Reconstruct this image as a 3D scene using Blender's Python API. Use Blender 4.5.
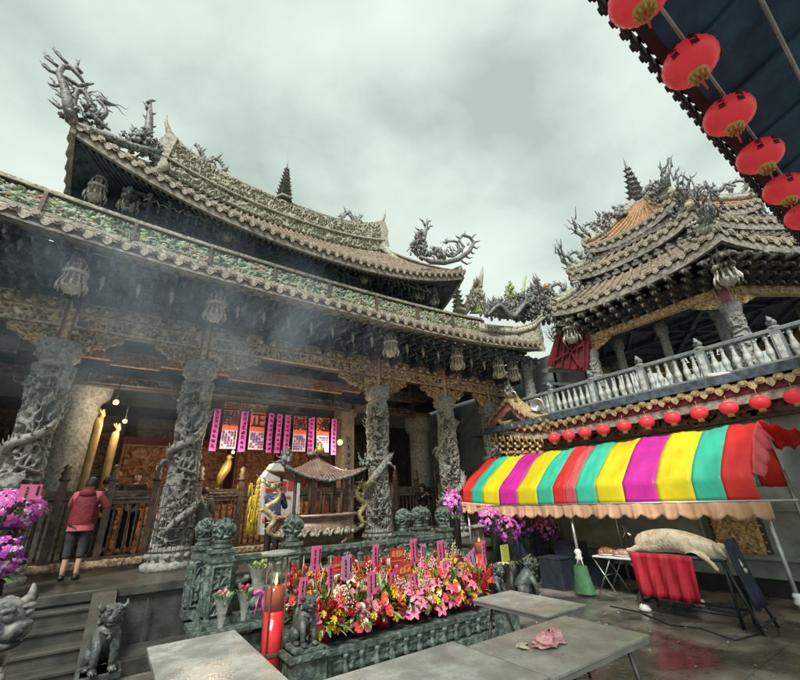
import bpy, bmesh, math, random
import numpy as np
from mathutils import Vector, Matrix
random.seed(7); RNG=np.random.default_rng(7)
for o in list(bpy.data.objects): bpy.data.objects.remove(o)
SC=bpy.context.scene; COL=SC.collection
R_=math.radians
# ------------------------------------------------------------------ camera
F_PX=387.5; CZ=2.0
CAMR=Matrix(((0.825,-0.188,-0.533),(-0.564,-0.338,-0.753),(-0.038,0.922,-0.385)))
def _ortho():
    a=Vector((110-400,-(514-340),-F_PX)); b=Vector((1000-400,-(477-340),-F_PX))
    up=b.cross(a).normalized()
    if up.y<0: up=-up
    d1=(b-up*b.dot(up)).normalized(); Y=up.cross(d1)
    return Matrix((d1,Y,up))
CAMR=_ortho()
cam=bpy.data.cameras.new('camera'); co=bpy.data.objects.new('camera',cam); COL.objects.link(co)
cam.sensor_fit='HORIZONTAL'; cam.sensor_width=36; cam.lens=36*F_PX/800; cam.clip_start=.05; cam.clip_end=2000
M4=CAMR.to_4x4(); M4.translation=Vector((0,0,CZ)); co.matrix_world=M4
SC.camera=co
def ray(x,y): return CAMR@Vector((x-400,-(y-340),-F_PX))
def aty(x,y,Y): d=ray(x,y); return Vector((0,0,CZ))+d*(Y/d.y)
def atx(x,y,X): d=ray(x,y); return Vector((0,0,CZ))+d*(X/d.x)
def atz(x,y,z): d=ray(x,y); return Vector((0,0,CZ))+d*((z-CZ)/d.z)
# ------------------------------------------------------------------ world: overcast sky
SUN_EL,SUN_AZ=R_(50),R_(220)
w=bpy.data.worlds.new("World"); SC.world=w; w.use_nodes=True
nt=w.node_tree; nt.nodes.clear(); N=nt.nodes.new; L=nt.links.new
out=N('ShaderNodeOutputWorld'); bg=N('ShaderNodeBackground'); bg.inputs[1].default_value=.105
sky=N('ShaderNodeTexSky'); sky.sky_type='NISHITA'; sky.sun_disc=False; sky.sun_elevation=SUN_EL; sky.sun_rotation=R_(180)-SUN_AZ+R_(180)
tc=N('ShaderNodeTexCoord'); mp=N('ShaderNodeMapping'); mp.inputs['Scale'].default_value=(1,1,1.7); mp.inputs['Rotation'].default_value=(.3,.2,.6)
n1=N('ShaderNodeTexNoise'); n1.inputs['Scale'].default_value=1.9; n1.inputs['Detail'].default_value=6; n1.inputs['Roughness'].default_value=.5; n1.inputs['Distortion'].default_value=.12
rp=N('ShaderNodeValToRGB'); e=rp.color_ramp.elements
e[0].position=.36; e[0].color=(.36,.44,.385,1); e[1].position=.72; e[1].color=(.68,.755,.68,1)
e2=e.new(.5); e2.color=(.545,.62,.555,1)
sc_=N('ShaderNodeVectorMath'); sc_.operation='SCALE'; sc_.inputs['Scale'].default_value=8.3
mx=N('ShaderNodeMixRGB'); mx.inputs[0].default_value=.96
L(tc.outputs['Generated'],mp.inputs[0]); L(mp.outputs[0],n1.inputs['Vector']); L(n1.outputs[0],rp.inputs[0])
L(rp.outputs[0],sc_.inputs[0]); L(sky.outputs[0],mx.inputs[1]); L(sc_.outputs[0],mx.inputs[2]); L(mx.outputs[0],bg.inputs[0]); L(bg.outputs[0],out.inputs[0])
# sun: weak and wide, behind thin cloud
sl=bpy.data.lights.new('sun','SUN'); sl.energy=2.9; sl.angle=R_(16); sl.color=(1,.96,.9)
so=bpy.data.objects.new('sun',sl); COL.objects.link(so)
sd=Vector((-.62,-.52,.95)).normalized()   # direction towards the sun (behind the camera)
so.rotation_euler=sd.to_track_quat('Z','Y').to_euler(); so.location=(0,0,40)
SC.view_settings.view_transform='Standard'; SC.view_settings.look='None'; SC.view_settings.exposure=.66; SC.view_settings.gamma=1
SC.view_settings.use_curve_mapping=False
SC.cycles.max_bounces=6; SC.cycles.diffuse_bounces=4; SC.cycles.transparent_max_bounces=8
# ------------------------------------------------------------------ materials
MATS={}
def mat(name,c1,c2=None,scale=6,rough=.7,bump=.0,bscale=None,metal=0,c3=None,spec=.5,alpha=None,emit=None,estr=0,pos=(.35,.65),trans=0,coat=0,vor=False):
    if name in MATS: return MATS[name]
    m=bpy.data.materials.new(name); m.use_nodes=True; MATS[name]=m
    t=m.node_tree; b=t.nodes['Principled BSDF']; N=t.nodes.new; L=t.links.new
    b.inputs['Roughness'].default_value=rough; b.inputs['Metallic'].default_value=metal; b.inputs['Specular IOR Level'].default_value=spec
    b.inputs['Coat Weight'].default_value=coat
    c1=tuple(c1)+(1,); c2=tuple(c2)+(1,) if c2 else tuple(v*.7 for v in c1[:3])+(1,)
    tc=N('ShaderNodeTexCoord'); n=N('ShaderNodeTexNoise'); n.inputs['Scale'].default_value=scale; n.inputs['Detail'].default_value=5; n.inputs['Roughness'].default_value=.6
    L(tc.outputs['Object'],n.inputs['Vector'])
    r=N('ShaderNodeValToRGB'); el=r.color_ramp.elements; el[0].position=pos[0]; el[1].position=pos[1]; el[0].color=c2; el[1].color=c1
    if c3: e=el.new((pos[0]+pos[1])/2); e.color=tuple(c3)+(1,)
    if vor:
        v=N('ShaderNodeTexVoronoi'); v.inputs['Scale'].default_value=scale; L(tc.outputs['Object'],v.inputs['Vector'])
        sp=N('ShaderNodeSeparateColor'); L(v.outputs['Color'],sp.inputs[0]); L(sp.outputs[0],r.inputs[0])
    else: L(n.outputs[0],r.inputs[0])
    # a second, broad tone variation so that nothing is uniform
    n2=N('ShaderNodeTexNoise'); n2.inputs['Scale'].default_value=.9; n2.inputs['Detail'].default_value=3; L(tc.outputs['Object'],n2.inputs['Vector'])
    mr=N('ShaderNodeMapRange'); mr.inputs[1].default_value=.3; mr.inputs[2].default_value=.7; mr.inputs[3].default_value=.82; mr.inputs[4].default_value=1.12; L(n2.outputs[0],mr.inputs[0])
    mu=N('ShaderNodeVectorMath'); mu.operation='SCALE'; L(r.outputs[0],mu.inputs[0]); L(mr.outputs[0],mu.inputs['Scale']); L(mu.outputs[0],b.inputs['Base Color'])
    if bump:
        nb=N('ShaderNodeTexNoise'); nb.inputs['Scale'].default_value=bscale or scale*5; nb.inputs['Detail'].default_value=4; L(tc.outputs['Object'],nb.inputs['Vector'])
        bp=N('ShaderNodeBump'); bp.inputs['Strength'].default_value=bump; bp.inputs['Distance'].default_value=.02; L(nb.outputs[0],bp.inputs['Height']); L(bp.outputs[0],b.inputs['Normal'])
    if trans: b.inputs['Transmission Weight'].default_value=trans; b.inputs['IOR'].default_value=1.25
    if alpha is not None: b.inputs['Alpha'].default_value=alpha
    if emit: b.inputs['Emission Color'].default_value=tuple(emit)+(1,); b.inputs['Emission Strength'].default_value=estr
    return m
STONE=mat('carved_stone',(.38,.378,.345),(.15,.152,.14),14,.7,.5,40,c3=(.27,.27,.245))
STONE_D=mat('dark_stone',(.075,.08,.07),(.035,.04,.036),5,.45,.3,30)
STONE_P=mat('platform_stone',(.085,.085,.07),(.035,.037,.032),3,.32,.25,20)
GREENST=mat('green_stone',(.19,.24,.20),(.035,.052,.043),12,.36,.6,45,c3=(.085,.12,.10))
LION=mat('lion_stone',(.12,.14,.125),(.028,.036,.033),9,.4,.5,40)
GLINTST=mat('painted_glint_stone',(.26,.255,.235),(.025,.03,.034),7,.6,.3,20,pos=(.42,.58))  # pale patches are reflections painted onto dark polished stone
SLAB=mat('table_slab',(.38,.395,.365),(.28,.29,.27),3,.22,.15,60,c3=(.335,.35,.325))
WOOD_G=mat('gilded_carving',(.80,.62,.30),(.24,.13,.06),14,.45,.4,50,c3=(.55,.38,.17))
WOOD_S=mat('silvered_carving',(.84,.70,.50),(.26,.16,.09),12,.5,.4,50,c3=(.58,.41,.26))
WOOD_O=mat('copper_lamplit_carving',(.62,.32,.14),(.18,.08,.04),14,.5,.4,50,c3=(.40,.2,.09))  # copper wood, also serving as carving with lamplight painted in
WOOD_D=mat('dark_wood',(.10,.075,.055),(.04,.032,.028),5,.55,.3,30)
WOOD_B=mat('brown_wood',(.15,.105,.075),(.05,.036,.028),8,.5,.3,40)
WOOD_L=mat('shade_blue_timber',(.10,.13,.17),(.022,.03,.042),6,.7,.3,30)  # the blue cast of the eave shade is put into this colour
BRK=mat('bracket_timber',(.20,.25,.30),(.03,.045,.065),12,.7,.3,40)  # bluish like the timber above, tinted for the eave shade
BRT=mat('tower_bracket_timber',(.22,.19,.15),(.05,.045,.04),12,.7,.3,40)
PEND=mat('pendant_carving',(.80,.78,.68),(.42,.40,.35),14,.6,.4,50,c3=(.48,.45,.39))
REDP=mat('red_post',(.38,.13,.12),(.20,.06,.06),6,.5,.2,30)
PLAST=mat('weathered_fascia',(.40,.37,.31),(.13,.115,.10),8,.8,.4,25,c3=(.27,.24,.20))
TILE=mat('clay_tile',(.31,.265,.20),(.07,.06,.048),9,.6,.4,40,c3=(.22,.17,.12))
TDISC=mat('tile_disc',(.50,.44,.34),(.10,.08,.06),26,.5,.5,60,c3=(.32,.27,.20))
TILE_O=mat('orange_tile',(.50,.29,.13),(.20,.11,.06),9,.45,.3,40)
TILE_Y=mat('yellow_tile',(.54,.42,.21),(.20,.14,.07),12,.45,.3,40)
RIDGE=mat('ridge_mosaic',(.62,.57,.42),(.09,.085,.07),16,.6,.5,40,c3=(.33,.33,.25))
BANDG=mat('green_mosaic',(.46,.50,.36),(.08,.14,.10),11,.6,.4,30,c3=(.24,.32,.21))
ORN=mat('ornament_dark',(.36,.37,.33),(.025,.032,.034),17,.55,.4,40)
ORN_C=mat('ornament_cream',(.60,.55,.42),(.20,.19,.16),14,.6,.4,40,c3=(.38,.36,.29))
ORN_Y=mat('ornament_yellow_green',(.52,.56,.20),(.20,.26,.14),12,.55,.4,40)
COLP=mat('painted_relief',(.42,.20,.13),(.09,.16,.20),9,.6,.3,40,c3=(.60,.58,.40),vor=True)
REDB=mat('crimson_board',(.20,.02,.03),(.10,.01,.018),5,.6,.2,20)
BALU=mat('pale_baluster',(.62,.63,.58),(.28,.30,.28),8,.6,.3,40)
BALG=mat('grey_rail',(.24,.27,.26),(.14,.16,.155),7,.6,.3,40)
GWALL=mat('grey_green_wall',(.30,.35,.32),(.19,.23,.21),3,.5,.15,20)
WHITE=mat('white_cloth',(.8,.78,.76),(.66,.64,.62),5,.7,.2,20)
BLACK=mat('black_paint',(.02,.02,.02),(.012,.012,.012),4,.4)
INK=mat('ink',(.012,.01,.012),(.01,.01,.01),4,.6)
GOLD=mat('gold_leaf',(.75,.52,.14),(.5,.3,.07),9,.35,.3,40,metal=.6)
STEEL=mat('pale_steel',(.5,.51,.5),(.35,.36,.35),6,.35,.1,30,metal=.7)
SKIN=mat('skin',(.58,.36,.26),(.50,.30,.21),8,.55)
HAIR=mat('hair',(.02,.016,.014),(.008,.007,.007),30,.45,.8,90)
PURP=mat('purple_paper',(.92,.16,.64),(.84,.12,.55),5,.75)
PINK=mat('pink_card',(.90,.20,.40),(.84,.16,.34),5,.6)
REDC=mat('red_card',(.72,.06,.06),(.60,.04,.04),5,.6)
ORNG=mat('vermilion_paper',(.90,.20,.12),(.82,.15,.09),5,.7)
PWHITE=mat('lilac_print',(.84,.74,.84),(.70,.52,.72),20,.7)
# ------------------------------------------------------------------ noise
def vnoise(x,y,seed,pu=0):
    """value noise; pu = integer period in x (0: none)"""
    r=np.random.default_rng(seed); T=r.random((256,256))
    xi=np.floor(x).astype(int); yi=np.floor(y).astype(int); fx=x-xi; fy=y-yi
    fx=fx*fx*(3-2*fx); fy=fy*fy*(3-2*fy)
    def g(a,b):
        if pu: a=a%pu
        return T[a%256,b%256]
    return (g(xi,yi)*(1-fx)+g(xi+1,yi)*fx)*(1-fy)+(g(xi,yi+1)*(1-fx)+g(xi+1,yi+1)*fx)*fy
def net(x,y,seed,pu=0,k=3.2):
    """raised scrolling network between holes, 0..1"""
    wx=vnoise(x*1.0,y*1.0,seed+5,pu)*1.3; wy=vnoise(x,y,seed+6,pu)*1.3
    n=vnoise(x+wx,y+wy,seed,pu); m=vnoise(x*2+wy,y*2+wx,seed+1,pu*2)
    a=1-np.abs(2*n-1)*k; b=1-np.abs(2*m-1)*k*.9
    h=np.clip(np.maximum(a,b*.85),0,1)
    return h**.6
# ------------------------------------------------------------------ mesh builder
class MB:
    def __init__(s): s.V=[];s.F=[];s.M=[];s.S=[];s.n=0
    def add(s,v,f,m=0,sm=False):
        v=np.asarray(v,float).reshape(-1,3); s.V.append(v); o=s.n
        for q in f: s.F.append([i+o for i in q]); s.M.append(m); s.S.append(sm)
        s.n+=len(v); return s
    def box(s,c,d,rz=0,m=0,rx=0,ry=0):
        h=np.array(d)/2.; v=np.array([(x,y,z) for x in(-1,1) for y in(-1,1) for z in(-1,1)])*h
        if rz or rx or ry:
            Rm=np.array((Matrix.Rotation(rz,3,'Z')@Matrix.Rotation(ry,3,'Y')@Matrix.Rotation(rx,3,'X')))
            v=v@Rm.T
        return s.add(v+np.array(c),[(0,1,3,2),(4,6,7,5),(0,4,5,1),(2,3,7,6),(0,2,6,4),(1,5,7,3)],m)
    def bar(s,a,b,w,h,m=0):
        a=Vector(a);b=Vector(b); d=(b-a); Ln=d.length; d.normalize()
        sd=d.cross(Vector((0,0,1)));
        if sd.length<1e-4: sd=Vector((1,0,0))
        sd.normalize(); u=sd.cross(d)
        v=[]
        for p in(a,b):
            for i,j in((-1,-1),(1,-1),(1,1),(-1,1)): v.append(p+sd*(w/2*i)+u*(h/2*j))
        return s.add([tuple(q) for q in v],[(0,1,2,3),(7,6,5,4),(0,4,5,1),(1,5,6,2),(2,6,7,3),(3,7,4,0)],m)
    def tube(s,pts,r,seg=8,m=0,sm=True,caps=True):
        P=[Vector(p) for p in pts]; n=len(P)
        if not hasattr(r,'__len__'): r=[r]*n
        V=[];prev=None
        for i,p in enumerate(P):
            d=(P[min(i+1,n-1)]-P[max(i-1,0)])
            if d.length<1e-9: d=Vector((0,0,1))
            d.normalize()
            if prev is None:
                u=d.cross(Vector((.13,.3,.94)));
                if u.length<.05: u=d.cross(Vector((1,0,0)))
            else: u=prev-d*prev.dot(d)
            if u.length<1e-6: u=d.orthogonal()
            u.normalize(); prev=u; w_=d.cross(u)
            for k in range(seg):
                a=2*math.pi*k/seg; V.append(tuple(p+(u*math.cos(a)+w_*math.sin(a))*r[i]))
        Fs=[(i*seg+k,i*seg+(k+1)%seg,(i+1)*seg+(k+1)%seg,(i+1)*seg+k) for i in range(n-1) for k in range(seg)]
        if caps: Fs+= [tuple(range(seg))[::-1],tuple((n-1)*seg+k for k in range(seg))]
        return s.add(V,Fs,m,sm)
    def lathe(s,prof,c=(0,0,0),seg=16,m=0,sm=True,rot=0,caps=True,sx=1,sy=1):
        V=[];n=len(prof)
        for r,z in prof:
            for k in range(seg):
                a=2*math.pi*k/seg+rot; V.append((c[0]+r*math.cos(a)*sx,c[1]+r*math.sin(a)*sy,c[2]+z))
        Fs=[(i*seg+k,i*seg+(k+1)%seg,(i+1)*seg+(k+1)%seg,(i+1)*seg+k) for i in range(n-1) for k in range(seg)]
        if caps: Fs+=[tuple(range(seg))[::-1],tuple((n-1)*seg+k for k in range(seg))]
        return s.add(V,Fs,m,sm)
    def grid(s,P,m=0,sm=True,cu=False,cv=False):
        P=np.asarray(P,float); a,b=P.shape[:2]
        Fs=[(i*b+j,((i+1)%a)*b+j,((i+1)%a)*b+(j+1)%b,i*b+(j+1)%b) for i in range(a if cu else a-1) for j in range(b if cv else b-1)]
        return s.add(P.reshape(-1,3),Fs,m,sm)
    def ball(s,c,r,m=0,seg=10,rings=7,jit=0,seed=0,rz=0):
        if not hasattr(r,'__len__'): r=(r,r,r)
        rr=random.Random(seed); V=[];
        for i in range(rings+1):
            t=math.pi*i/rings
            for k in range(seg):
                a=2*math.pi*k/seg; q=1+jit*(rr.random()-.5)
                x=r[0]*math.sin(t)*math.cos(a)*q; y=r[1]*math.sin(t)*math.sin(a)*q
                V.append((c[0]+x*math.cos(rz)-y*math.sin(rz),c[1]+x*math.sin(rz)+y*math.cos(rz),c[2]+r[2]*math.cos(t)*q))
        Fs=[(i*seg+k,(i+1)*seg+k,(i+1)*seg+(k+1)%seg,i*seg+(k+1)%seg) for i in range(rings) for k in range(seg)]
        return s.add(V,Fs,m,True)
    def poly(s,pts,n,th,m=0):
        """flat outline (3D points in order) thickened by th along n"""
        n=Vector(n).normalized()*th/2; k=len(pts)
        V=[tuple(Vector(p)-n) for p in pts]+[tuple(Vector(p)+n) for p in pts]
        return s.add(V,[tuple(range(k))[::-1],tuple(range(k,2*k))]+[(i,(i+1)%k,k+(i+1)%k,k+i) for i in range(k)],m)
    def xf(s,Mx):
        Mx=np.array(Mx.to_4x4()); s.V=[v@Mx[:3,:3].T+Mx[:3,3] for v in s.V]; return s
    def merge(s,o,Mx=None,m=None):
        A=np.array(Mx.to_4x4()) if Mx is not None else np.eye(4); off=s.n
        for v in o.V: v2=v@A[:3,:3].T+A[:3,3]; s.V.append(v2); s.n+=len(v2)
        s.F+=[[i+off for i in q] for q in o.F]; s.M+=[(k if m is None else m) for k in o.M]; s.S+=o.S; return s
    def mesh(s,name,mats):
        me=bpy.data.meshes.new(name); V=np.concatenate(s.V) if s.V else np.zeros((0,3))
        me.from_pydata(V.tolist(),[],s.F)
        if not isinstance(mats,(list,tuple)): mats=[mats]
        for q in mats: me.materials.append(q)
        me.polygons.foreach_set('material_index',s.M); me.polygons.foreach_set('use_smooth',s.S); me.validate(); me.update()
        return me
    def build(s,name,mats,parent=None,local=False,bevel=0,label=None):
        """mesh in world coordinates unless local; stored relative to its parent's base"""
        me=s.mesh(name,mats); o=bpy.data.objects.new(name,me); COL.objects.link(o)
        if parent is not None:
            o.parent=parent
            if not local: me.transform(Matrix.Translation(-wloc(parent)))
        if bevel:
            b=o.modifiers.new('b','BEVEL'); b.width=bevel; b.segments=2; b.limit_method='ANGLE'
        if label: o['label']=label
        return o
def wloc(o):
    v=Vector(o.location); p=o.parent
    while p: v=v+Vector(p.location); p=p.parent
    return v
def thing(name,label,cat,loc=(0,0,0),rz=0,group=None):
    o=bpy.data.objects.new(name,None); COL.objects.link(o); o.empty_display_size=.2
    o.location=loc; o.rotation_euler=(0,0,rz); o['label']=label; o['category']=cat
    if group: o['group']=group
    return o
def tag(o,label,cat,group=None,kind=None):
    o['label']=label; o['category']=cat
    if group: o['group']=group
    if kind: o['kind']=kind
    return o
def place(o,loc,rz=0):
    o.location=loc; o.rotation_euler=(0,0,rz); return o
def structure(o): o['kind']='structure'; return o
def inst(src,parent,loc=(0,0,0),rot=(0,0,0),sc=1,name=None):
    c=src.copy(); COL.objects.link(c); c.parent=parent; c.location=loc; c.rotation_euler=rot; c.scale=(sc,)*3 if not hasattr(sc,'__len__') else sc
    return c
def copy_tree(o,parent=None):
    c=o.copy(); COL.objects.link(c)
    if parent: c.parent=parent
    for ch in [q for q in bpy.data.objects if q.parent==o]: copy_tree(ch,c)
    return c
def relief(mb,o,ux,uz,n,w,h,amp,seed,res=.02,fr=6,m=0,shape=None,frame=.03,k=3.2):
    """carved panel: origin o, width dir ux, up dir uz, outward n"""
    nu=max(6,int(w/res)); nv=max(5,int(h/res)); U,Vv=np.meshgrid(np.linspace(0,w,nu),np.linspace(0,h,nv),indexing='ij')
    H=net(U*fr,Vv*fr,seed,k=k)*amp
    e=np.minimum(np.minimum(U,w-U),np.minimum(Vv,h-Vv))
    if frame: H=np.where(e<frame,amp*1.05,H)
    H=np.where(e<1e-6,-.02,H)
    o=np.array(o);ux=np.array(ux,float);uz=np.array(uz,float);n=np.array(n,float)
    if shape is not None: U,Vv=shape(U,Vv)
    P=o+U[...,None]*ux+Vv[...,None]*uz+H[...,None]*n
    mb.grid(P,m,True); return mb
def glyph(mb,o,ux,uz,n,s,seed,m=0,th=.004,lw=.1):
    """a small brush-like character of crossing strokes in an s x s cell"""
    r=random.Random(seed); o=Vector(o);ux=Vector(ux);uz=Vector(uz);n=Vector(n)
    def st(x0,y0,x1,y1):
        a=o+ux*(x0*s)+uz*(y0*s)+n*(th/2+r.random()*.001); b=o+ux*(x1*s)+uz*(y1*s)+n*(th/2+r.random()*.001)
        d=(b-a).normalized(); q=n.cross(d)*(lw*s/2)
        mb.poly([a-q,b-q*.8,b+q*.8,a+q],n,th,m)
    ys=sorted(r.sample([.1,.26,.42,.58,.74,.9],r.choice((3,4))))
    for y in ys: a=r.choice((.05,.12,.3)); st(a,y,1-r.choice((.05,.12,.25)),y+r.uniform(0,.05))
    for x in r.sample([.18,.36,.5,.66,.84],r.choice((2,3))): st(x,r.uniform(.05,.3),x+r.uniform(-.04,.04),r.uniform(.7,.95))
    if r.random()<.7: st(.45,.5,.05,.05)
    if r.random()<.7: st(.5,.45,.95,.05)
# ================================================================== THE SETTING
def wetmat():
    m=mat('wet_paving',(.20,.185,.15),(.075,.075,.065),1.6,.3,.3,14)
    t=m.node_tree; b=t.nodes['Principled BSDF']; n=t.nodes.new('ShaderNodeTexNoise'); n.inputs['Scale'].default_value=1.1; n.inputs['Detail'].default_value=6
    tc=t.nodes.new('ShaderNodeTexCoord'); t.links.new(tc.outputs['Object'],n.inputs['Vector'])
    r=t.nodes.new('ShaderNodeMapRange'); r.inputs[1].default_value=.42; r.inputs[2].default_value=.6; r.inputs[3].default_value=.10; r.inputs[4].default_value=.5
    t.links.new(n.outputs[0],r.inputs[0]); t.links.new(r.outputs[0],b.inputs['Roughness'])
    br=t.nodes.new('ShaderNodeTexBrick'); br.inputs['Scale'].default_value=1.0; br.inputs['Mortar Size'].default_value=.006; br.inputs['Brick Width'].default_value=1.2; br.inputs['Row Height'].default_value=.6
    br.inputs['Color1'].default_value=(1,1,1,1); br.inputs['Color2'].default_value=(.86,.86,.86,1); br.inputs['Mortar'].default_value=(.5,.5,.5,1)
    t.links.new(tc.outputs['Object'],br.inputs['Vector'])
    src=b.inputs['Base Color'].links[0].from_socket; mm=t.nodes.new('ShaderNodeMixRGB'); mm.blend_type='MULTIPLY'; mm.inputs[0].default_value=1
    w2=t.nodes.new('ShaderNodeMapRange'); w2.inputs[1].default_value=.44; w2.inputs[2].default_value=.56; w2.inputs[3].default_value=.55; w2.inputs[4].default_value=1.25; t.links.new(n.outputs[0],w2.inputs[0])
    sc=t.nodes.new('ShaderNodeVectorMath'); sc.operation='SCALE'; t.links.new(br.outputs[0],sc.inputs[0]); t.links.new(w2.outputs[0],sc.inputs['Scale'])
    t.links.new(src,mm.inputs[1]); t.links.new(sc.outputs[0],mm.inputs[2]); t.links.new(mm.outputs[0],b.inputs['Base Color'])
    return m
g=MB(); g.add([(-300,-300,0),(300,-300,0),(300,300,0),(-300,300,0)],[(0,1,2,3)]); structure(g.build('ground',wetmat()))

# ================================================================== MAIN HALL
HX=3.63; PZ=.95
hall=thing('temple_hall','main temple hall with two sweeping dragon roofs, carved stone columns and a dark open front','temple',(HX,8.3,0))
def part(mb,name,mats,parent=None,**k): return mb.build(name,mats,parent or hall,**k)
# platform, its edge slab, and steps
p=MB(); p.box((HX,12.6,PZ/2-.07),(17.6,8.5,PZ-.14)); part(p,'platform',STONE_D,bevel=.01)
p=MB(); p.box((HX,12.6,PZ-.07),(17.8,8.64,.14)); part(p,'platform_edge',STONE_P,bevel=.015)
p=MB()
for k in range(1,6): 
    z=PZ-k*.165; p.box((-2.2,8.28-.29*k+.145,z/2),(4.7,.29,z)); p.box((-2.2,8.28-.29*k+.0,z-.018),(4.74,.05,.04))
part(p,'steps',STONE_P,bevel=.008)
p=MB()   # sloping cheek stone beside the steps
a=(.3,8.25);b=(.3,6.75)
p.poly([(.16,8.27,.0),(.16,8.27,PZ-.02),(.16,8.1,PZ-.02),(.16,6.85,.28),(.16,6.65,.28),(.16,6.65,0)],(1,0,0),.3); part(p,'step_cheek',STONE_P,bevel=.015)
p=MB(); p.box((1.0,7.85,.09),(1.3,.8,.18)); part(p,'plinth',STONE_P,bevel=.01)
# recessed panels in the platform front
for x in (.75,1.3,2.1,3.0): p=MB(); p.box((x,8.262,.42),(.02,.03,.66)); part(p,'joint_strip',STONE_P)
# interior shell
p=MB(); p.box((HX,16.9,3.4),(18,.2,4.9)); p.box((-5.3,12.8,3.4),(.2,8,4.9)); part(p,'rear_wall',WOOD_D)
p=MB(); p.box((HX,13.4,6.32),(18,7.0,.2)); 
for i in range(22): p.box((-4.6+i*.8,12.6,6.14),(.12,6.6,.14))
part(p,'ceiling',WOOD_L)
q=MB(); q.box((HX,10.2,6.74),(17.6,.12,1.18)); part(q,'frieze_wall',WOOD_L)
# floor inside
# columns ---------------------------------------------------------------
def dragon_column():
    zb,zt=.34,3.86      # relative to the platform
    nu,nv=220,440
    U=np.linspace(0,1,nu,endpoint=False); Vv=np.linspace(zb,zt,nv)
    U,Vv=np.meshgrid(U,Vv,indexing='ij')
    H=net(U*11,Vv*5.2,11,11,k=3.3)**.6
    H2=vnoise(U*28,Vv*18,31,28)*.2
    core=.15+.07*np.clip((1.3-Vv)/1.3,0,1)
    r=core+.175*H+.03*H2*H+.03*np.sin(U*6.283*2+Vv*2.2)
    A=U*2*np.pi
    P=np.stack([r*np.cos(A),r*np.sin(A),Vv],-1)
    sh=MB(); sh.grid(P,0,True,cu=True)
    d=MB()
    n=90; pts=[];rad=[]
    for i in range(n):
        t=i/(n-1); a=-2.2+t*2*math.pi*1.7; z=zb+.3+t*(zt-zb-.55); rr=.31+.05*math.sin(t*23)+.05*(1-t)
        pts.append((rr*math.cos(a),rr*math.sin(a),z+.10*math.sin(t*17))); rad.append(.085*math.sin(math.pi*min(1,t*1.15+.06))**.6+.015)
    d.tube(pts,rad,10)
    for i in range(4,n-4,3):    # back fins
        q=Vector(pts[i]); o=Vector((q.x,q.y,0)).normalized(); d.tube([q+o*.05,q+o*.10+Vector((0,0,.06)),q+o*.12+Vector((0,0,.13))],[.022,.016,.003],5)
    hd=Vector(pts[-1]); o=Vector((hd.x,hd.y,0)).normalized(); s_=o.cross(Vector((0,0,1)))
    d.ball(tuple(hd+o*.06),(.13,.13,.12),jit=.25,seed=3); d.tube([hd+o*.05,hd+o*.17-Vector((0,0,.04)),hd+o*.27-Vector((0,0,.01))],[.09,.065,.04],8)
    d.tube([hd+o*.05-Vector((0,0,.08)),hd+o*.2-Vector((0,0,.13))],[.05,.03],8)
    for sg in(-1,1):
        d.tube([hd+s_*.05*sg,hd+s_*.12*sg+Vector((0,0,.12)),hd+s_*.10*sg+Vector((0,0,.26))],[.03,.02,.005],5)
        d.tube([hd+o*.22,hd+o*.30+s_*.14*sg,hd+o*.26+s_*.24*sg+Vector((0,0,.1))],[.014,.01,.003],5)
        d.ball(tuple(hd+o*.12+s_*.06*sg+Vector((0,0,.06))),.03)
    for t,sg in((.25,1),(.45,-1),(.7,1)):      # legs with claws
        q=Vector(pts[int(t*n)]); o=Vector((q.x,q.y,0)).normalized(); s_=o.cross(Vector((0,0,1)))*sg
        k=q+o*.12+s_*.1; e=k+s_*.12-Vector((0,0,.1)); d.tube([q,k,e],[.055,.045,.03],7)
        for c in(-1,0,1): d.tube([e,e+s_*.05+o*.03-Vector((0,0,.05*c+.02)),e+s_*.09-Vector((0,0,.07*c+.05))],[.018,.013,.003],5)
    for i in range(26):    # clouds and small figures clinging to the shaft
        a=RNG.random()*6.28; z=zb+.2+RNG.random()*(zt-zb-.4); rr=.30
        d.ball((rr*math.cos(a),rr*math.sin(a),z),(.05,.05,.07),jit=.5,seed=i,seg=8,rings=5)
    c=MB(); zc=3.82
    c.lathe([(.25,zc-.03),(.31,zc),(.29,zc+.05),(.26,zc+.09),(.30,zc+.12),(.345,zc+.2),(.365,zc+.33),(.36,zc+.46),(.34,zc+.52),(.30,zc+.53)],seg=28)
    for row,(rr,z) in enumerate(((.345,zc+.23),(.365,zc+.38))):
        for k in range(9):
            a=2*math.pi*(k+.5*row)/9; c.ball((rr*math.cos(a),rr*math.sin(a),z),.05,seg=9,rings=6)
    b=MB(); b.lathe([(.50,0),(.50,.1),(.44,.13),(.38,.16),(.42,.22),(.43,.28),(.40,.35),(.34,.40),(.26,.43)],seg=16,rot=.2)
    for k in range(14):
        a=2*math.pi*k/14; b.ball((.41*math.cos(a),.41*math.sin(a),.25),(.06,.06,.06),jit=.4,seed=k)
    return sh,d,c,b
DS=[m_.mesh(n_,STONE) for m_,n_ in zip(dragon_column(),('carved_shaft','dragon','capital','column_base'))]
PLAINCOL=MB(); PLAINCOL.lathe([(.5,0),(.5,.15),(.4,.22),(.36,.4),(.36,3.6),(.40,3.65),(.50,3.75),(.55,4.1),(.5,4.4)],seg=28)
COLX=(-3.76,-1.47,1.15,6.12,8.84,11.03)
def redpost(x,y,z0,z1,parent,w=.19):
    q=MB(); q.box((x,y,(z0+z1)/2),(w,w,z1-z0)); 
    relief(q,(x-w/2+.03,y-w/2-.002,z0+.05),(1,0,0),(0,0,1),(0,-1,0),w-.06,z1-z0-.1,.025,int(abs(x)*10),res=.012,fr=14,m=1,frame=0)
    return q.build('red_post',[REDP,WOOD_S],parent)
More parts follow.
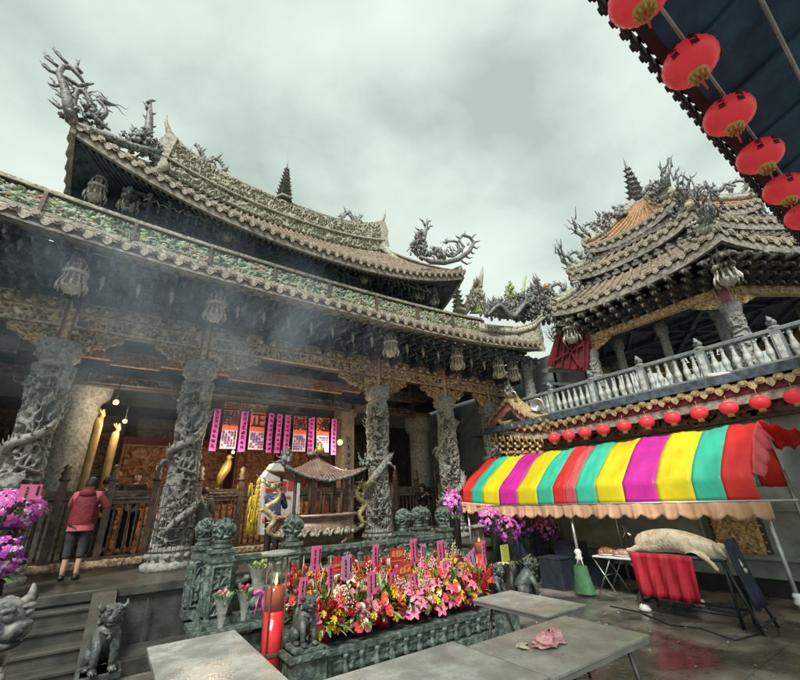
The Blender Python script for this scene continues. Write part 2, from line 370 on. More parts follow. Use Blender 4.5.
for i,x in enumerate(COLX):
    o=bpy.data.objects.new('column',DS[0]); COL.objects.link(o); o.parent=hall; o.location=(x-HX,10-8.3,PZ); o.rotation_euler=(0,0,(0.6,.4,0,2.2,4.0,5.2)[i])
    for me in DS[1:]:
        k=bpy.data.objects.new(me.name,me); COL.objects.link(k); k.parent=o
    redpost(x,10,5.28,6.42,hall)
    q=MB()
    for k in range(34): a=k*2*math.pi/34; q.tube([(x+.43*math.cos(a),10+.43*math.sin(a),PZ+.3),(x+.41*math.cos(a),10+.41*math.sin(a),PZ+1.55)],.006,4)
    for z in(.32,.72,1.12,1.53): q.lathe([(.435-.015*z,PZ+z),(.442-.015*z,PZ+z+.012),(.435-.015*z,PZ+z+.024)],(x,10,0),34,caps=False)
    q.build('wire_guard',WOOD_D,hall)
# plain inner columns
for x,y,r in((-1.1,12.2,1.1),(9.95,13,1.1)):
    q=MB(); q.merge(PLAINCOL,Matrix.Translation((x,y,PZ))@Matrix.Diagonal((r,r,1,1)))
    part(q,'inner_column',STONE)
q=MB(); q.box((6.55,13,3.1),(.5,.5,4.3)); q.box((6.55,13,5.1),(.62,.62,.25)); q.box((6.55,12.73,3.0),(.24,.03,2.6),m=1)
for k in range(9): glyph(q,(6.47,12.715,4.05-k*.26),(1,0,0),(0,0,1),(0,-1,0),.17,400+k,m=2)
part(q,'square_column',[mat('tan_stone',(.46,.38,.27),(.30,.24,.17),6,.6,.3),STONE,INK])
# beams ----------------------------------------------------------------
ZB=5.62
edges=[-5.2]+list(COLX)+[12.3]
for i in range(len(edges)-1):
    x0,x1=edges[i]+.1,edges[i+1]-.1; wd=x1-x0
    q=MB(); q.box(((x0+x1)/2,10.0,ZB+.17),(wd,.16,.36),m=1); relief(q,(x0,9.95,ZB),(1,0,0),(0,0,1),(0,-1,0),wd,.34,.12,40+i,fr=8,k=3.6,res=.014)  # dark board behind the openwork colours its holes as shaded recesses
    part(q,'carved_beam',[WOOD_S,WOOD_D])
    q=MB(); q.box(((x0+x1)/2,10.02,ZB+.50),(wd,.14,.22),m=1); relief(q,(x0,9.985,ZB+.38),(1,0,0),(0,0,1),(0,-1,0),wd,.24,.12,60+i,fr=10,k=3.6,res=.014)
    # seated figures along the upper beam
    for k in range(int(wd/.33)):
        xx=x0+.2+k*.33; q.ball((xx,9.86,ZB+.46),(.10,.06,.09),jit=.45,seed=k,seg=8,rings=5); q.ball((xx+.02,9.86,ZB+.57),.045,seg=7,rings=5)
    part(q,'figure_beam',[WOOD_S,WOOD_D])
    # lower bracket wings (sparrow braces), stepped outline
    for sg,xa in((1,x0),(-1,x1)):
        if wd<1: continue
        q=MB(); L_=min(1.25,wd*.38); nu,nv=int(L_/.014),34
        U,Vv=np.meshgrid(np.linspace(0,1,nu),np.linspace(0,1,nv),indexing='ij')
        hgt=.46*(1-.75*np.clip((U-.25)/.75,0,1)**1.6)+.025*np.sin(U*21)
        X=xa+sg*U*L_; Z=ZB-.03-Vv*hgt; Hh=net(U*L_*10,Vv*.4*10,90+i,k=3.4)*.13
        q.grid(np.stack([X,9.98-Hh,Z],-1)); q.grid(np.stack([X,9.95+0*X,Z],-1),1)  # dark backing sheet colours the holes as shaded recesses
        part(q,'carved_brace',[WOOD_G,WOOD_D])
    # lintel and panel deeper in; copper bays have the lamp's warm light painted in
    if wd>2:
        q=MB(); q.box(((x0+x1)/2,10.9,ZB-.18),(wd,.14,.2)); relief(q,(x0+.7,10.8,ZB-.42),(1,0,0),(0,0,1),(0,-1,0),wd-1.4,.36,.07,140+i,fr=8)
        part(q,'inner_carved_panel',WOOD_O if i in(2,3) else WOOD_B)
        q=MB(); q.box(((x0+x1)/2,11.6,5.0),(wd,.16,.26)); relief(q,(x0+.3,11.5,4.92),(1,0,0),(0,0,1),(0,-1,0),wd-.6,.24,.06,150+i,fr=8)
        for xx in np.arange(x0+.6,x1,.9): q.box((xx,11.6,5.6),(.12,.12,1.0))
        part(q,'inner_lintel',WOOD_B)
q=MB(); relief(q,(3.0,12.2,4.8),(1,0,0),(0,0,1),(0,-1,0),1.8,.55,.12,170,fr=6); q.box((3.9,12.3,5.05),(1.7,.12,.5)); part(q,'plaque_carving',WOOD_B)
q=MB(); relief(q,(2.1,11.7,4.62),(1,0,0),(0,0,1),(0,-1,0),1.2,.2,.1,171,fr=8); part(q,'cornice_carving',WOOD_O)
# bracket clusters under the eaves ---------------------------------------
def brackets(mb,x0,x1,y0,z0,y1,z1,step,m=0,d=Vector((1,0,0)),inn=Vector((0,1,0))):
    """rows of corbelled arms climbing from (y0,z0) outward to (y1,z1)"""
    n=max(1,int((x1-x0)/step)); st=(x1-x0)/n
    for i in range(n+1):
        x=x0+i*st
        for k in range(4):
            t=k/3; y=y0+(y1-y0)*t; z=z0+(z1-z0)*t
            mb.box((x,y,z),(.09,.34,.11),m=m); mb.lathe([(.03,-.05),(.07,.0),(.08,.06),(.06,.08)],(x,y-.15,z+.1),6,m=m,sm=False)
            mb.box((x,y-.05,z+.13),(.30,.08,.08),m=m)
            mb.tube([(x,y-.16,z),(x,y-.27,z-.05),(x+.02,y-.30,z-.13)],[.05,.035,.012],5,m=m)
        for k in (1,3):      # hanging leaf drops
            t=k/3; mb.tube([(x+st/2,y0+(y1-y0)*t,z0+(z1-z0)*t+.05),(x+st/2,y0+(y1-y0)*t,z0+(z1-z0)*t-.08),(x+st/2,y0+(y1-y0)*t,z0+(z1-z0)*t-.22)],[.03,.055,.008],5,m=m)
    for k in range(4):
        t=k/3; mb.box(((x0+x1)/2,y0+(y1-y0)*t,z0+(z1-z0)*t+.2),(x1-x0,.07,.07),m=m)
for i in range(len(edges)-1):
    q=MB(); brackets(q,edges[i]+.2,edges[i+1]-.2,9.85,6.28,8.5,6.62,.36)
    for k in range(int((edges[i+1]-edges[i]-.5)/.62)):
        x=edges[i]+.45+k*.62; q.tube([(x,8.95,6.5),(x,8.94,6.36),(x+.01,8.93,6.26),(x,8.93,6.15)],[.02,.05,.03,.006],6,m=1); q.ball((x,8.93,6.44),.04,seg=7,rings=5,m=1)
    part(q,'bracket_row',[BRK,PEND])
def pendant_mesh():
    q=MB()
    q.lathe([(.02,-.14),(.10,-.12),(.15,-.06),(.17,0),(.13,.03)],(0,0,0),12)
    for k in range(12):
        a=2*math.pi*k/12; c,s_=math.cos(a),math.sin(a)
        q.tube([(.14*c,.14*s_,.0),(.19*c,.19*s_,.12),(.15*c,.15*s_,.26)],.018,5)
        q.tube([(.20*c,.20*s_,.10),(.235*c,.235*s_,0),(.225*c,.225*s_,-.10)],[.02,.024,.012],5)
    q.lathe([(.10,.0),(.09,.28),(.2,.25),(.22,.30),(.17,.34),(.11,.36)],(0,0,0),12)
    for k in range(10):
        a=2*math.pi*k/10; c,s_=math.cos(a),math.sin(a)
        q.tube([(.10*c,.10*s_,.33),(.18*c,.18*s_,.42),(.13*c,.13*s_,.54)],.02,5); q.ball((.17*c,.17*s_,.33),.035,seg=6,rings=4)
    q.lathe([(.06,.34),(.07,.55),(.15,.53),(.16,.58),(.10,.62),(.06,.78)],(0,0,0),12)
    for k in range(6):
        a=2*math.pi*k/6+.3; c,s_=math.cos(a),math.sin(a); q.tube([(.07*c,.07*s_,.62),(.17*c,.17*s_,.66),(.21*c,.21*s_,.76)],[.03,.02,.006],5)
    return q.mesh('hanging_pendant',PEND)
PM=pendant_mesh()
def pendant(loc,parent,sc=1.,rz=0):
    o=bpy.data.objects.new('hanging_pendant',PM); COL.objects.link(o); o.parent=parent; o.location=Vector(loc)-wloc(parent); o.scale=(sc,sc,sc); o.rotation_euler=(0,0,rz); return o
for x in (-3.8,-1.42,1.1,5.85,8.45,10.45,11.2): pendant((x,8.75,6.02),hall)
for x in (-1.72,-1.06,1.22,5.62,7.9,8.62): pendant((x,9.9,8.98),hall,.95)
# roofs -----------------------------------------------------------------
def zl(s,side=1): return 6.55+.50*abs(s)**2.6
def roofpart(X0,X1,fn_e,fn_r,nm,tile,parent,roll=.3,nt=9):
    """roof slope with tile rolls; fn_e/fn_r map u in 0..1 to the eave / ridge point, hollow profile"""
    n=max(2,int(roll[0] if isinstance(roll,tuple) else abs(X1-X0)/roll)); q=MB()
    T=np.linspace(0,1,nt); prof=T**1.18
    def pt(u,t,lift=0):
        a=Vector(fn_e(u)); b=Vector(fn_r(u)); p=a.lerp(b,t); p.z=a.z+(b.z-a.z)*(t**1.25)+lift; return p
    P=np.array([[tuple(pt(u,t)) for t in T] for u in np.linspace(0,1,n+1)]); q.grid(P,0,True)
    for i in range(n+1):
        u=i/n; q.tube([pt(u,t,.03) for t in T],.055,6)
    return q.build('roof_tiles' if nm is None else nm,tile,parent),n
def discs(fn,n,parent,out=(0,-1,0),r=.085,mt=TDISC,name='eave_tile_row',drop=.05):
    """round tile ends with pointed drip tiles between them"""
    q=MB(); O=Vector(out).normalized()
    for i in range(n+1):
        p=Vector(fn(i/n)); nx=Vector(fn(min(1,(i+.5)/n)))
        u=(Vector(fn(min(1,i/n+.01)))-Vector(fn(max(0,i/n-.01)))).normalized(); up=Vector((0,0,1))
        ring=[p+u*(r*math.cos(a))+up*(r*math.sin(a)) for a in [2*math.pi*k/12 for k in range(12)]]
        q.poly([v+O*.03 for v in ring],O,.06); rim=[p+u*(r*.6*math.cos(a))+up*(r*.6*math.sin(a)) for a in [2*math.pi*k/8 for k in range(8)]]
        q.poly([v+O*.07 for v in rim],O,.03)
        if i<n:
            w_=(nx-p).length*.95
            q.poly([nx-u*w_+up*.02+O*.01,nx-u*w_*.8-up*.03+O*.02,nx-u*w_*.35-up*(.09+drop)+O*.03,nx-up*(.13+drop)+O*.03,nx+u*w_*.35-up*(.09+drop)+O*.03,nx+u*w_*.8-up*.03+O*.02,nx+u*w_+up*.02+O*.01],O,.025)
    return q.build(name,mt,parent)
def ribbon(fn0,fn1,n,th,name,mt,parent,out=(0,-1,0)):
    """band between two rails, given thickness th towards out"""
    q=MB(); A=np.array([tuple(fn0(i/n)) for i in range(n+1)]); B=np.array([tuple(fn1(i/n)) for i in range(n+1)]); O=np.array(Vector(out).normalized())*th
    P=np.stack([A,B,B-O,A-O],1); q.grid(P,0,False,cv=True); q.add(P[0],[(0,1,2,3)]); q.add(P[-1],[(3,2,1,0)]); return q.build(name,mt,parent)
# lower roof: X from -4.7 to 11.95
XA,XB=-4.75,11.98
sl_=lambda u:((XA+(XB-XA)*u)-HX)/8.32
el=lambda u:Vector((XA+(XB-XA)*u,8.0,6.73+.50*abs(sl_(u))**2.8))
def rl(u):
    x=XA+.6+(XB-XA-1.9)*u; return Vector((x,9.55,7.62+.42*abs((x-HX)/8)**2.4))
_,n=roofpart(XA,XB,el,rl,'lower_roof_slope',TILE,hall,.295)
discs(el,n,hall)
ribbon(lambda u:el(u)+Vector((0,.02,-.22)),lambda u:el(u)+Vector((0,.02,-.06)),60,.1,'lower_fascia',PLAST,hall)
# soffit boards
ribbon(lambda u:el(u)+Vector((0,-.02,-.22)),lambda u:el(u)+Vector((0,.55,-.10)),40,.05,'lower_eave_soffit',PLAST,hall,(0,0,-1))
q=MB()
def so(u,t):
    a=el(u)+Vector((0,.55,-.12)); b=Vector((a.x,10.3,7.0)); p=a.lerp(b,t); return tuple(p)
q.grid(np.array([[so(u,t) for t in (0,.5,1)] for u in np.linspace(0,1,41)]))
for i in range(110):
    u=(i+.5)/110; q.bar(Vector(so(u,0))+Vector((0,0,-.06)),Vector(so(u,1))+Vector((0,0,-.06)),.07,.09)
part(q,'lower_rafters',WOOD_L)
# relief band above the lower roof
bl=lambda u,k:Vector((XA+.5+(XB-XA-1.9)*u,9.5,7.56+.42*abs(((XA+.5+(XB-XA-1.9)*u)-HX)/8)**2.4+k))
ribbon(lambda u:bl(u,0),lambda u:bl(u,.66),60,.12,'band_core',BANDG,hall)
q=MB(); nn=1100; U=np.linspace(0,1,nn); XX=XA+.5+(XB-XA-1.9)*U; ZZ=7.56+.42*np.abs((XX-HX)/8)**2.4
Vv=np.linspace(.10,.50,20); XG,VG=np.meshgrid(XX,Vv,indexing='ij'); ZG=ZZ[:,None]+VG
q.grid(np.stack([XG,9.40-.08*net(XG*7,VG*9,205,k=3),ZG],-1)); part(q,'band_relief',BANDG)
q=MB()      # coloured figures, dragons and flowers set on the band
for i in range(260):
    u=RNG.random(); b=bl(u,.14+RNG.random()*.3); b.y-=.14
    if i%3==0: 
        pts=[b+Vector((.09*k-.2,0,.05*math.sin(k*1.9+i))) for k in range(6)]; q.tube(pts,[.015,.03,.035,.03,.02,.008],6,m=i%2)
    else: q.ball(tuple(b),(.045+.05*RNG.random(),.03,.03+.03*RNG.random()),m=i%3,jit=.4,seed=i,seg=8,rings=5)
part(q,'band_figures',[COLP,ORN_C,ORN_Y])
for k0,k1,mt,nm,th in((.0,.09,RIDGE,'band_lower_moulding',-.17),(.57,.60,mat('faded_rail',(.34,.28,.19),(.12,.12,.08),12,.6),'band_rail',-.17),(.60,.66,RIDGE,'band_top_moulding',-.22)):
    q=ribbon(lambda u:bl(u,k0),lambda u:bl(u,k1),60,-.17,nm,mt,hall)
for x in np.arange(-4.0,10.6,1.62):
    u=(x-XA-.5)/(XB-XA-1.9); b=bl(u,.3); q=MB(); q.box((b.x,9.36,b.z),(.07,.16,.5)); part(q,'band_divider',WOOD_B)
# wall behind upper storey, upper soffit
q=MB(); q.box((HX,10.4,8.6),(11.2,.2,1.9)); part(q,'upper_wall',WOOD_L)
q=MB(); relief(q,(HX-5.5,10.26,8.0),(1,0,0),(0,0,1),(0,-1,0),11,.75,.10,321,res=.022,fr=6,k=3.4); part(q,'upper_carved_frieze',BRT)
XU0,XU1=HX-5.95,HX+5.88
su=lambda u:((XU0+(XU1-XU0)*u)-HX)/5.9
eu=lambda u:Vector((XU0+(XU1-XU0)*u,9.0,8.99+1.12*abs(su(u))**2.3))
def ru(u):
    x=HX+(u-.5)*2*4.35; return Vector((x,12.45,12.0+.5*abs((x-HX)/4.35)**2.4))
_,n=roofpart(XU0,XU1,eu,ru,'upper_roof_slope',TILE,hall,.27)
discs(eu,n,hall)
ribbon(lambda u:eu(u)+Vector((0,.02,-.30)),lambda u:eu(u)+Vector((0,.02,-.08)),60,.1,'upper_fascia',PLAST,hall)
for sg,X in((-1,XU0),(1,XU1)):   # side eaves running back
    es=lambda u,X=X:Vector((X,9.0+6.9*u,8.99+1.12*abs(1-2*u)**2.3))
    rs=lambda u,sg=sg:Vector((HX+sg*4.35,12.2+.5*u,12.5))
    roofpart(0,6.9,es,rs,'side_roof_slope',TILE,hall,.3); discs(es,23,hall,(sg,0,0))
    ribbon(lambda u:es(u)+Vector((0,0,-.30)),lambda u:es(u)+Vector((0,0,-.08)),30,.1,'side_fascia',PLAST,hall,(sg,0,0))
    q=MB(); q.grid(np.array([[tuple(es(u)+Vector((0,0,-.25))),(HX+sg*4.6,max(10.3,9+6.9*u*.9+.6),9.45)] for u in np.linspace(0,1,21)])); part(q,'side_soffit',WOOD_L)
es=lambda u:Vector((XU0+(XU1-XU0)*u,15.9,8.99+1.12*abs(su(u))**2.3)); roofpart(XU0,XU1,es,lambda u:ru(u)+Vector((0,.3,0)),'rear_roof_slope',TILE,hall,.8)
q=MB()
def so2(u,t):
    a=eu(u)+Vector((0,.12,-.26)); b=Vector((HX+(a.x-HX)*.86,10.4,9.55)); return tuple(a.lerp(b,t))
q.grid(np.array([[so2(u,t) for t in(0,.5,1)] for u in np.linspace(0,1,41)]))
for i in range(80): u=(i+.5)/80; q.bar(Vector(so2(u,0))+Vector((0,0,-.05)),Vector(so2(u,1))+Vector((0,0,-.05)),.07,.08)
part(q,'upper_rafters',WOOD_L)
q=MB(); brackets(q,HX-4.7,HX+4.7,10.25,8.75,9.6,9.05,.42); part(q,'upper_brackets',BRK)
q=MB()   # pale scrolls hanging between the upper brackets
for i in range(46):
    x=HX-4.4+i*.195; q.tube([(x,9.5,9.02+.04*math.sin(i)),(x+.07,9.46,9.07+.05*math.sin(i*2.1)),(x+.14,9.5,9.0),(x+.19,9.48,9.05)],.014,5)
part(q,'upper_scrolls',PEND)
# main ridge --------------------------------------------------------------
def rz(x): return 12.15+.62*abs((x-HX)/4.4)**2.2
def rtop(x): return 13.18+1.0*abs((x-HX)/4.5)**2.6
q=MB(); XS=np.linspace(HX-4.45,HX+4.35,640); Tv=np.linspace(0,1,44); XG,TG=np.meshgrid(XS,Tv,indexing='ij')
Z0=12.0+.55*np.abs((XG-HX)/4.4)**2.2; Z1=13.2+1.0*np.abs((XG-HX)/4.5)**2.8; ZG=Z0+(Z1-Z0)*TG
for sg,Yv in((-1,12.38),(1,12.75)): q.grid(np.stack([XG,Yv+sg*.11*net(XG*5,ZG*6,301,k=2.8)*np.where(TG<.02,0,1),ZG],-1))
part(q,'main_ridge',RIDGE)
q=MB()
for k,(dz,rr) in enumerate(((0,.10),(.16,.07))):
    q.tube([(x,12.5,13.2+1.0*abs((x-HX)/4.5)**2.8+dz) for x in np.linspace(HX-4.5,HX+4.4,50)],rr,8)
q.tube([(x,12.28,12.5+.62*abs((x-HX)/4.4)**2.2) for x in np.linspace(HX-4.5,HX+4.4,50)],.06,6)
for sg in(-1,1):   # swallow tail tips
    x0=HX+sg*4.45; z0=14.2
    q.tube([(x0-sg*.3,12.5,z0-.1),(x0,12.5,z0+.2),(x0+sg*.16,12.5,z0+.6),(x0+sg*.2,12.5,z0+1.0)],[.12,.11,.06,.012],8)
    q.poly([(x0-sg*.1,12.4,12.6),(x0+sg*.22,12.4,12.9),(x0+sg*.12,12.4,13.4),(x0+sg*.2,12.4,13.7),(x0,12.4,14.2),(x0-sg*.3,12.4,14.1)],(0,1,0),.3)
part(q,'ridge_cap',ORN_C)
def spire(c,h,parent,name='ridge_spire',mt=ORN,tiers=8,r0=.28):
    q=MB(); z=0
    q.lathe([(r0*1.3,0),(r0*1.2,h*.05),(r0*.6,h*.08)],c,6,sm=False)
    for k in range(tiers):
        t=k/tiers; rr=r0*(1-.75*t); zz=h*(.07+.68*t); dz=h*.68/tiers
        q.lathe([(rr*.55,zz),(rr*.55,zz+dz*.5),(rr*1.15,zz+dz*.55),(rr*1.0,zz+dz*.7),(rr*.5,zz+dz)],c,6,sm=False)
        for j in range(6):
            a=j*math.pi/3; q.tube([(c[0]+rr*math.cos(a),c[1]+rr*math.sin(a),c[2]+zz+dz*.6),(c[0]+rr*1.35*math.cos(a),c[1]+rr*1.35*math.sin(a),c[2]+zz+dz*.85)],[.03*r0/.28,.008],5)
    q.lathe([(r0*.2,h*.74),(r0*.08,h*.8),(r0*.13,h*.84),(r0*.05,h*.88),(.004,h)],c,6)
    return q.build(name,mt,parent)
spire((3.4,12.5,13.35),2.3,hall)
# ornament kit ---------------------------------------------------------------
def flame(mb,p,d,up,L_,r,m=0,curl=1):
    """one wavy flame-like prong"""
    p=Vector(p);d=Vector(d).normalized();up=Vector(up).normalized(); n=7; pts=[];rd=[]
    for i in range(n):
        t=i/(n-1); pts.append(p+d*(L_*t)+up*(curl*L_*.17*math.sin(t*5.2)+curl*L_*.12*t*t)); rd.append(r*(1-t)**.75+.004)
    mb.tube(pts,rd,6,m=m)
def dragon(mb,pts,r,up=Vector((0,0,1)),side=Vector((0,1,0)),head=True,spk=2,m=0):
    n=len(pts); P=[Vector(p) for p in pts]
    # smooth by Catmull-Rom
    Q=[]
    for i in range(n-1):
        a,b,c,d=P[max(0,i-1)],P[i],P[i+1],P[min(n-1,i+2)]
        for k in range(5):
            t=k/5; Q.append(.5*((2*b)+(c-a)*t+(2*a-5*b+4*c-d)*t*t+(3*b-a-3*c+d)*t**3))
    Q.append(P[-1]); k=len(Q)
    rd=[r*(.25+.75*math.sin(math.pi*min(1,(i/(k-1))*.85+.12))) for i in range(k)]
    mb.tube(Q,rd,8,m=m)
    for i in range(2,k-2,spk):
        t=(Q[i+1]-Q[i-1]).normalized(); nn=t.cross(side).normalized()
        if nn.z<0: nn=-nn
        mb.tube([Q[i],Q[i]+nn*r*1.3+t*-.2*r,Q[i]+nn*r*2.0-t*.8*r],[r*.35,r*.25,.003],5,m=m)
    if head:
        h=Q[-1]; t=(Q[-1]-Q[-4]).normalized(); nn=t.cross(side).normalized(); 
        if nn.z<0: nn=-nn
        mb.ball(tuple(h),r*1.25,jit=.3,seed=4,m=m); mb.tube([h,h+t*r*2.2+nn*r*.3,h+t*r*3.0+nn*r*.8],[r*.9,r*.6,r*.35],7,m=m); mb.tube([h-nn*r*.6,h+t*r*2-nn*r*.9],[r*.5,r*.25],6,m=m)
        for sg in(-1,1):
            mb.tube([h+nn*r+side*sg*r*.5,h+nn*r*2.2-t*r*1.5+side*sg*r,h+nn*r*2.6-t*r*3+side*sg*r],[r*.35,r*.22,.004],5,m=m)
            flame(mb,h+t*r*2.5,t+nn*.4*sg,nn,r*5,.012,m=m)
        for a in(.4,1.2,2.0): flame(mb,h-t*r,-t*math.cos(a)+nn*math.sin(a)*.9,nn,r*3.2,r*.3,m=m)
def cluster(mb,c,sx,sy,sz,n,seed,m=0,s=.09):
    """crowded little figures, rocks and clouds heaped on a base"""
    r=random.Random(seed)
    for i in range(n):
        x=max(-.8,min(.8,r.gauss(0,.4)))*sx; hmax=sz*max(.1,1-abs(x/sx)**1.3*.8); z=r.random()*hmax; y=r.uniform(-.5,.5)*sy
        b=Vector(c)+Vector((x,y,z)); k=r.random(); q=s*r.uniform(.7,1.4)
        if k<.4: mb.ball(tuple(b),(q,q*.7,q*1.1),jit=.55,seed=i,seg=8,rings=5,m=m)
        elif k<.75:
            d=Vector((r.uniform(-1,1),r.uniform(-.4,.4),r.uniform(.2,1.2))); flame(mb,b,d,(0,0,1),q*3,q*.33,m=m,curl=r.choice((-1,1)))
        else:
            mb.tube([b,b+Vector((0,0,q*1.6))],[q*.55,q*.3],6,m=m); mb.ball(tuple(b+Vector((0,0,q*2))),q*.38,seg=7,rings=5,m=m); mb.tube([b+Vector((-q,0,q*1.5)),b+Vector((q*.9,-q*.3,q*1.2))],q*.17,5,m=m)
def img2(reg,sc,pts,Y): return [aty(reg[0]+x/sc,reg[1]+y/sc,Y) for x,y in pts]
# left corner dragon (outline traced, standing at the corner, 9 m away)
A_=lambda pts,Y=9.0: img2((30,40),4.857,pts,Y)
q=MB()
q.tube(A_([(200,400),(300,440),(400,480),(500,520),(630,545)]),[.05,.10,.11,.10,.06],8)
q.tube(A_([(205,395),(185,300),(165,220),(140,160),(160,130),(200,135),(235,170),(265,215)]),[.13,.12,.085,.07,.065,.06,.05,.03],8)
for a,b,cc,dd in (((150,140),(110,110),(75,85),(72,50)),((135,165),(95,150),(65,125),(50,100)),((160,215),(120,225),(95,215),(83,200)),((180,285),(150,275),(135,265),(120,262)),((190,325),(140,330),(110,305),(85,285)),((195,360),(170,365),(160,355),(152,345)),((180,115),(150,85),(125,60),(115,28)),((250,160),(225,130),(235,110),(220,88))):
    q.tube(A_([a,b,cc,dd]),[.045,.036,.03,.006],6); flame(q,A_([b])[0],A_([cc])[0]-A_([b])[0]+Vector((random.uniform(-.1,.1),0,.1)),(0,0,1),.3,.025)
dragon(q,A_([(230,400),(215,330),(230,250),(270,260),(300,320),(340,380),(370,340),(330,290),(360,300)]),.065)
q.tube(A_([(160,170),(200,200),(240,225),(280,215),(310,212)]),[.05,.05,.05,.04,.02],7)
dragon(q,A_([(250,300),(290,350),(340,400),(390,440)],8.95),.07,head=False)
cluster(q,A_([(260,400)])[0],.5,.3,.5,50,3,s=.06)
for t_ in range(16): c_=A_([(200+random.uniform(-20,150),200+t_*13)])[0]; flame(q,c_,(random.uniform(-1,1),random.uniform(-.4,.4),random.uniform(-.3,1)),(0,0,1),.28,.022,curl=random.choice((-1,1)))
part(q,'corner_dragon',ORN)
q=MB(); B=A_([(530,560)],9.3)[0]; cluster(q,B,.55,.35,.85,150,5,s=.06); q2=A_([(540,430),(580,380),(590,330),(588,285)],9.3); q.tube(A_([(560,540),(575,450),(580,380),(586,290)],9.3),[.12,.10,.09,.015],7)
for t in range(7): c=A_([(572-4*t+4*t,500-t*32)],9.3)[0]; flame(q,c,(.6*(-1)**t,0,1),(0,0,1),.3,.05)
part(q,'figure_group',ORN)
# right corner dragon
B_=lambda pts,Y=9.0: img2((360,200),5.664,pts,Y)
q=MB()
q.tube(B_([(340,320),(400,350),(480,355),(560,335),(620,290),(645,240),(620,210),(580,200),(560,230),(590,265),(560,300),(500,310)]),[.05,.10,.10,.10,.09,.075,.06,.06,.05,.05,.05,.03],8)
for a,b,cc in (((600,205),(592,190),(597,172)),((630,220),(645,200),(662,192)),((645,240),(665,235),(683,228)),((640,265),(660,275),(680,262)),((625,290),(640,305),(655,300)),((600,320),(620,330),(640,325)),((575,345),(605,365),(635,352)),((560,215),(550,210),(540,198))):
    q.tube(B_([a,b,cc]),[.045,.032,.006],6)
for t_ in range(26): a_=random.uniform(0,1); c_=B_([(400+220*a_,340-60*a_*a_-random.uniform(0,40))])[0]; flame(q,c_,(random.uniform(-1,1),random.uniform(-.4,.4),random.uniform(-.1,1)),(0,0,1),random.uniform(.18,.34),.024,curl=random.choice((-1,1)))
dragon(q,B_([(440,330),(470,300),(520,320),(560,290),(550,240),(510,235),(490,240)]),.055)
cluster(q,B_([(440,320)])[0],.45,.3,.35,22,8)
part(q,'corner_dragon',ORN)
q=MB(); cluster(q,B_([(345,320)],9.3)[0],.45,.3,1.1,150,9,s=.06); q.tube(B_([(350,330),(355,240),(375,160),(380,105)],9.3),[.12,.10,.07,.015],7)
for a,b in (((370,150),(350,120)),((380,140),(402,115)),((385,165),(405,150)),((300,260),(315,200)),((350,200),(330,175)),((300,270),(260,290))): flame(q,B_([a],9.3)[0],B_([b],9.3)[0]-B_([a],9.3)[0],(0,0,1),.45,.045)
part(q,'figure_group',ORN)
# hip ridges from the ridge ends down to the corners
q=MB()
for sg in(-1,1):
    a=Vector((HX+sg*4.3,12.3,12.75)); b=Vector((HX+sg*5.85,9.05,10.2)); pts=[a.lerp(b,t)+Vector((0,0,-1.0*math.sin(math.pi*t)*.9)) for t in np.linspace(0,1,14)]
    q=MB(); q.tube(pts,.15,8); q.tube([p+Vector((0,0,.13)) for p in pts],.08,8); part(q,'hip_ridge',RIDGE)
# dragons walking on the main ridge
def ridge_dragon(x0,x1,sg,seed):
    q=MB(); pts=[]
    for i in range(9):
        t=i/8; x=x0+(x1-x0)*t; pts.append((x,12.5,13.5+1.0*abs((x-HX)/4.5)**2.8+.22*math.sin(t*9+seed)+.1))
    dragon(q,pts,.085)
    for i in (2,4,6): flame(q,pts[i],(sg*.3,0,1),(0,0,1),.45,.05)
    for i in (1,3,5): q.tube([pts[i],(pts[i][0]+.1,12.4,pts[i][2]-.3)],[.06,.03],6)
    part(q,'ridge_dragon',ORN)
ridge_dragon(.0,1.1,1,1); ridge_dragon(7.0,5.9,-1,2)
q=MB()
for i in range(60):
    x=HX-4.2+i*.143; z=13.25+1.0*abs((x-HX)/4.5)**2.8; flame(q,(x,12.45,z),(random.uniform(-.5,.5),0,1),(0,0,1),random.uniform(.12,.28),.03,curl=random.choice((-1,1)))
part(q,'ridge_cresting',ORN_C)
# corner ridge and ornaments at the right end of the lower roof
q=MB(); cr=[Vector((10.4,9.4,8.05)),Vector((11.0,9.0,7.92)),Vector((11.6,8.6,7.85)),Vector((12.1,8.2,8.0)),Vector((12.5,7.95,8.4))]
q.tube(cr,[.16,.15,.14,.12,.06],8); q.tube([p+Vector((0,0,.15)) for p in cr],[.09,.09,.08,.07,.03],8); part(q,'lower_hip_ridge',RIDGE)
q=MB(); n_=40; P=[]
for i in range(n_):
    t=i/(n_-1)*3.6; k=min(int(t),3); a=cr[k].lerp(cr[k+1],t-k); P.append([(a.x,a.y-.02-.05*float(net(np.array([i*.9]),np.array([j*1.4]),881)[0]),a.z+.05-(a.z-6.95)*j/13) for j in range(14)])
q.grid(np.array(P)); part(q,'hip_mosaic',RIDGE)
Cc=lambda pts,Y: img2((450,250),5.233,pts,Y)
spire(tuple(Cc([(48,325)],9.8)[0]),2.15,hall,'figure_spire',ORN_C,7,.22)
q=MB(); q.tube(Cc([(70,330),(110,270),(150,190),(165,130),(172,85)],9.8),[.16,.2,.16,.09,.01],8); q.tube(Cc([(180,330),(175,260),(178,220)],9.8),[.12,.1,.02],7); q.poly(Cc([(110,330),(150,240),(172,225),(176,330)],9.8),(0,1,0),.2)
cluster(q,Cc([(130,310)],9.7)[0],.45,.3,.9,130,12,s=.06); cluster(q,Cc([(150,250)],9.7)[0],.25,.3,.9,30,13)
for a,b in(((110,240),(80,240)),((130,190),(125,150)),((150,160),(135,150))): q.tube(Cc([a,b],9.7),[.08,.02],6)
part(q,'swallow_tail_ornament',ORN_C)
q=MB(); c=Cc([(155,330)],9.3)[0]
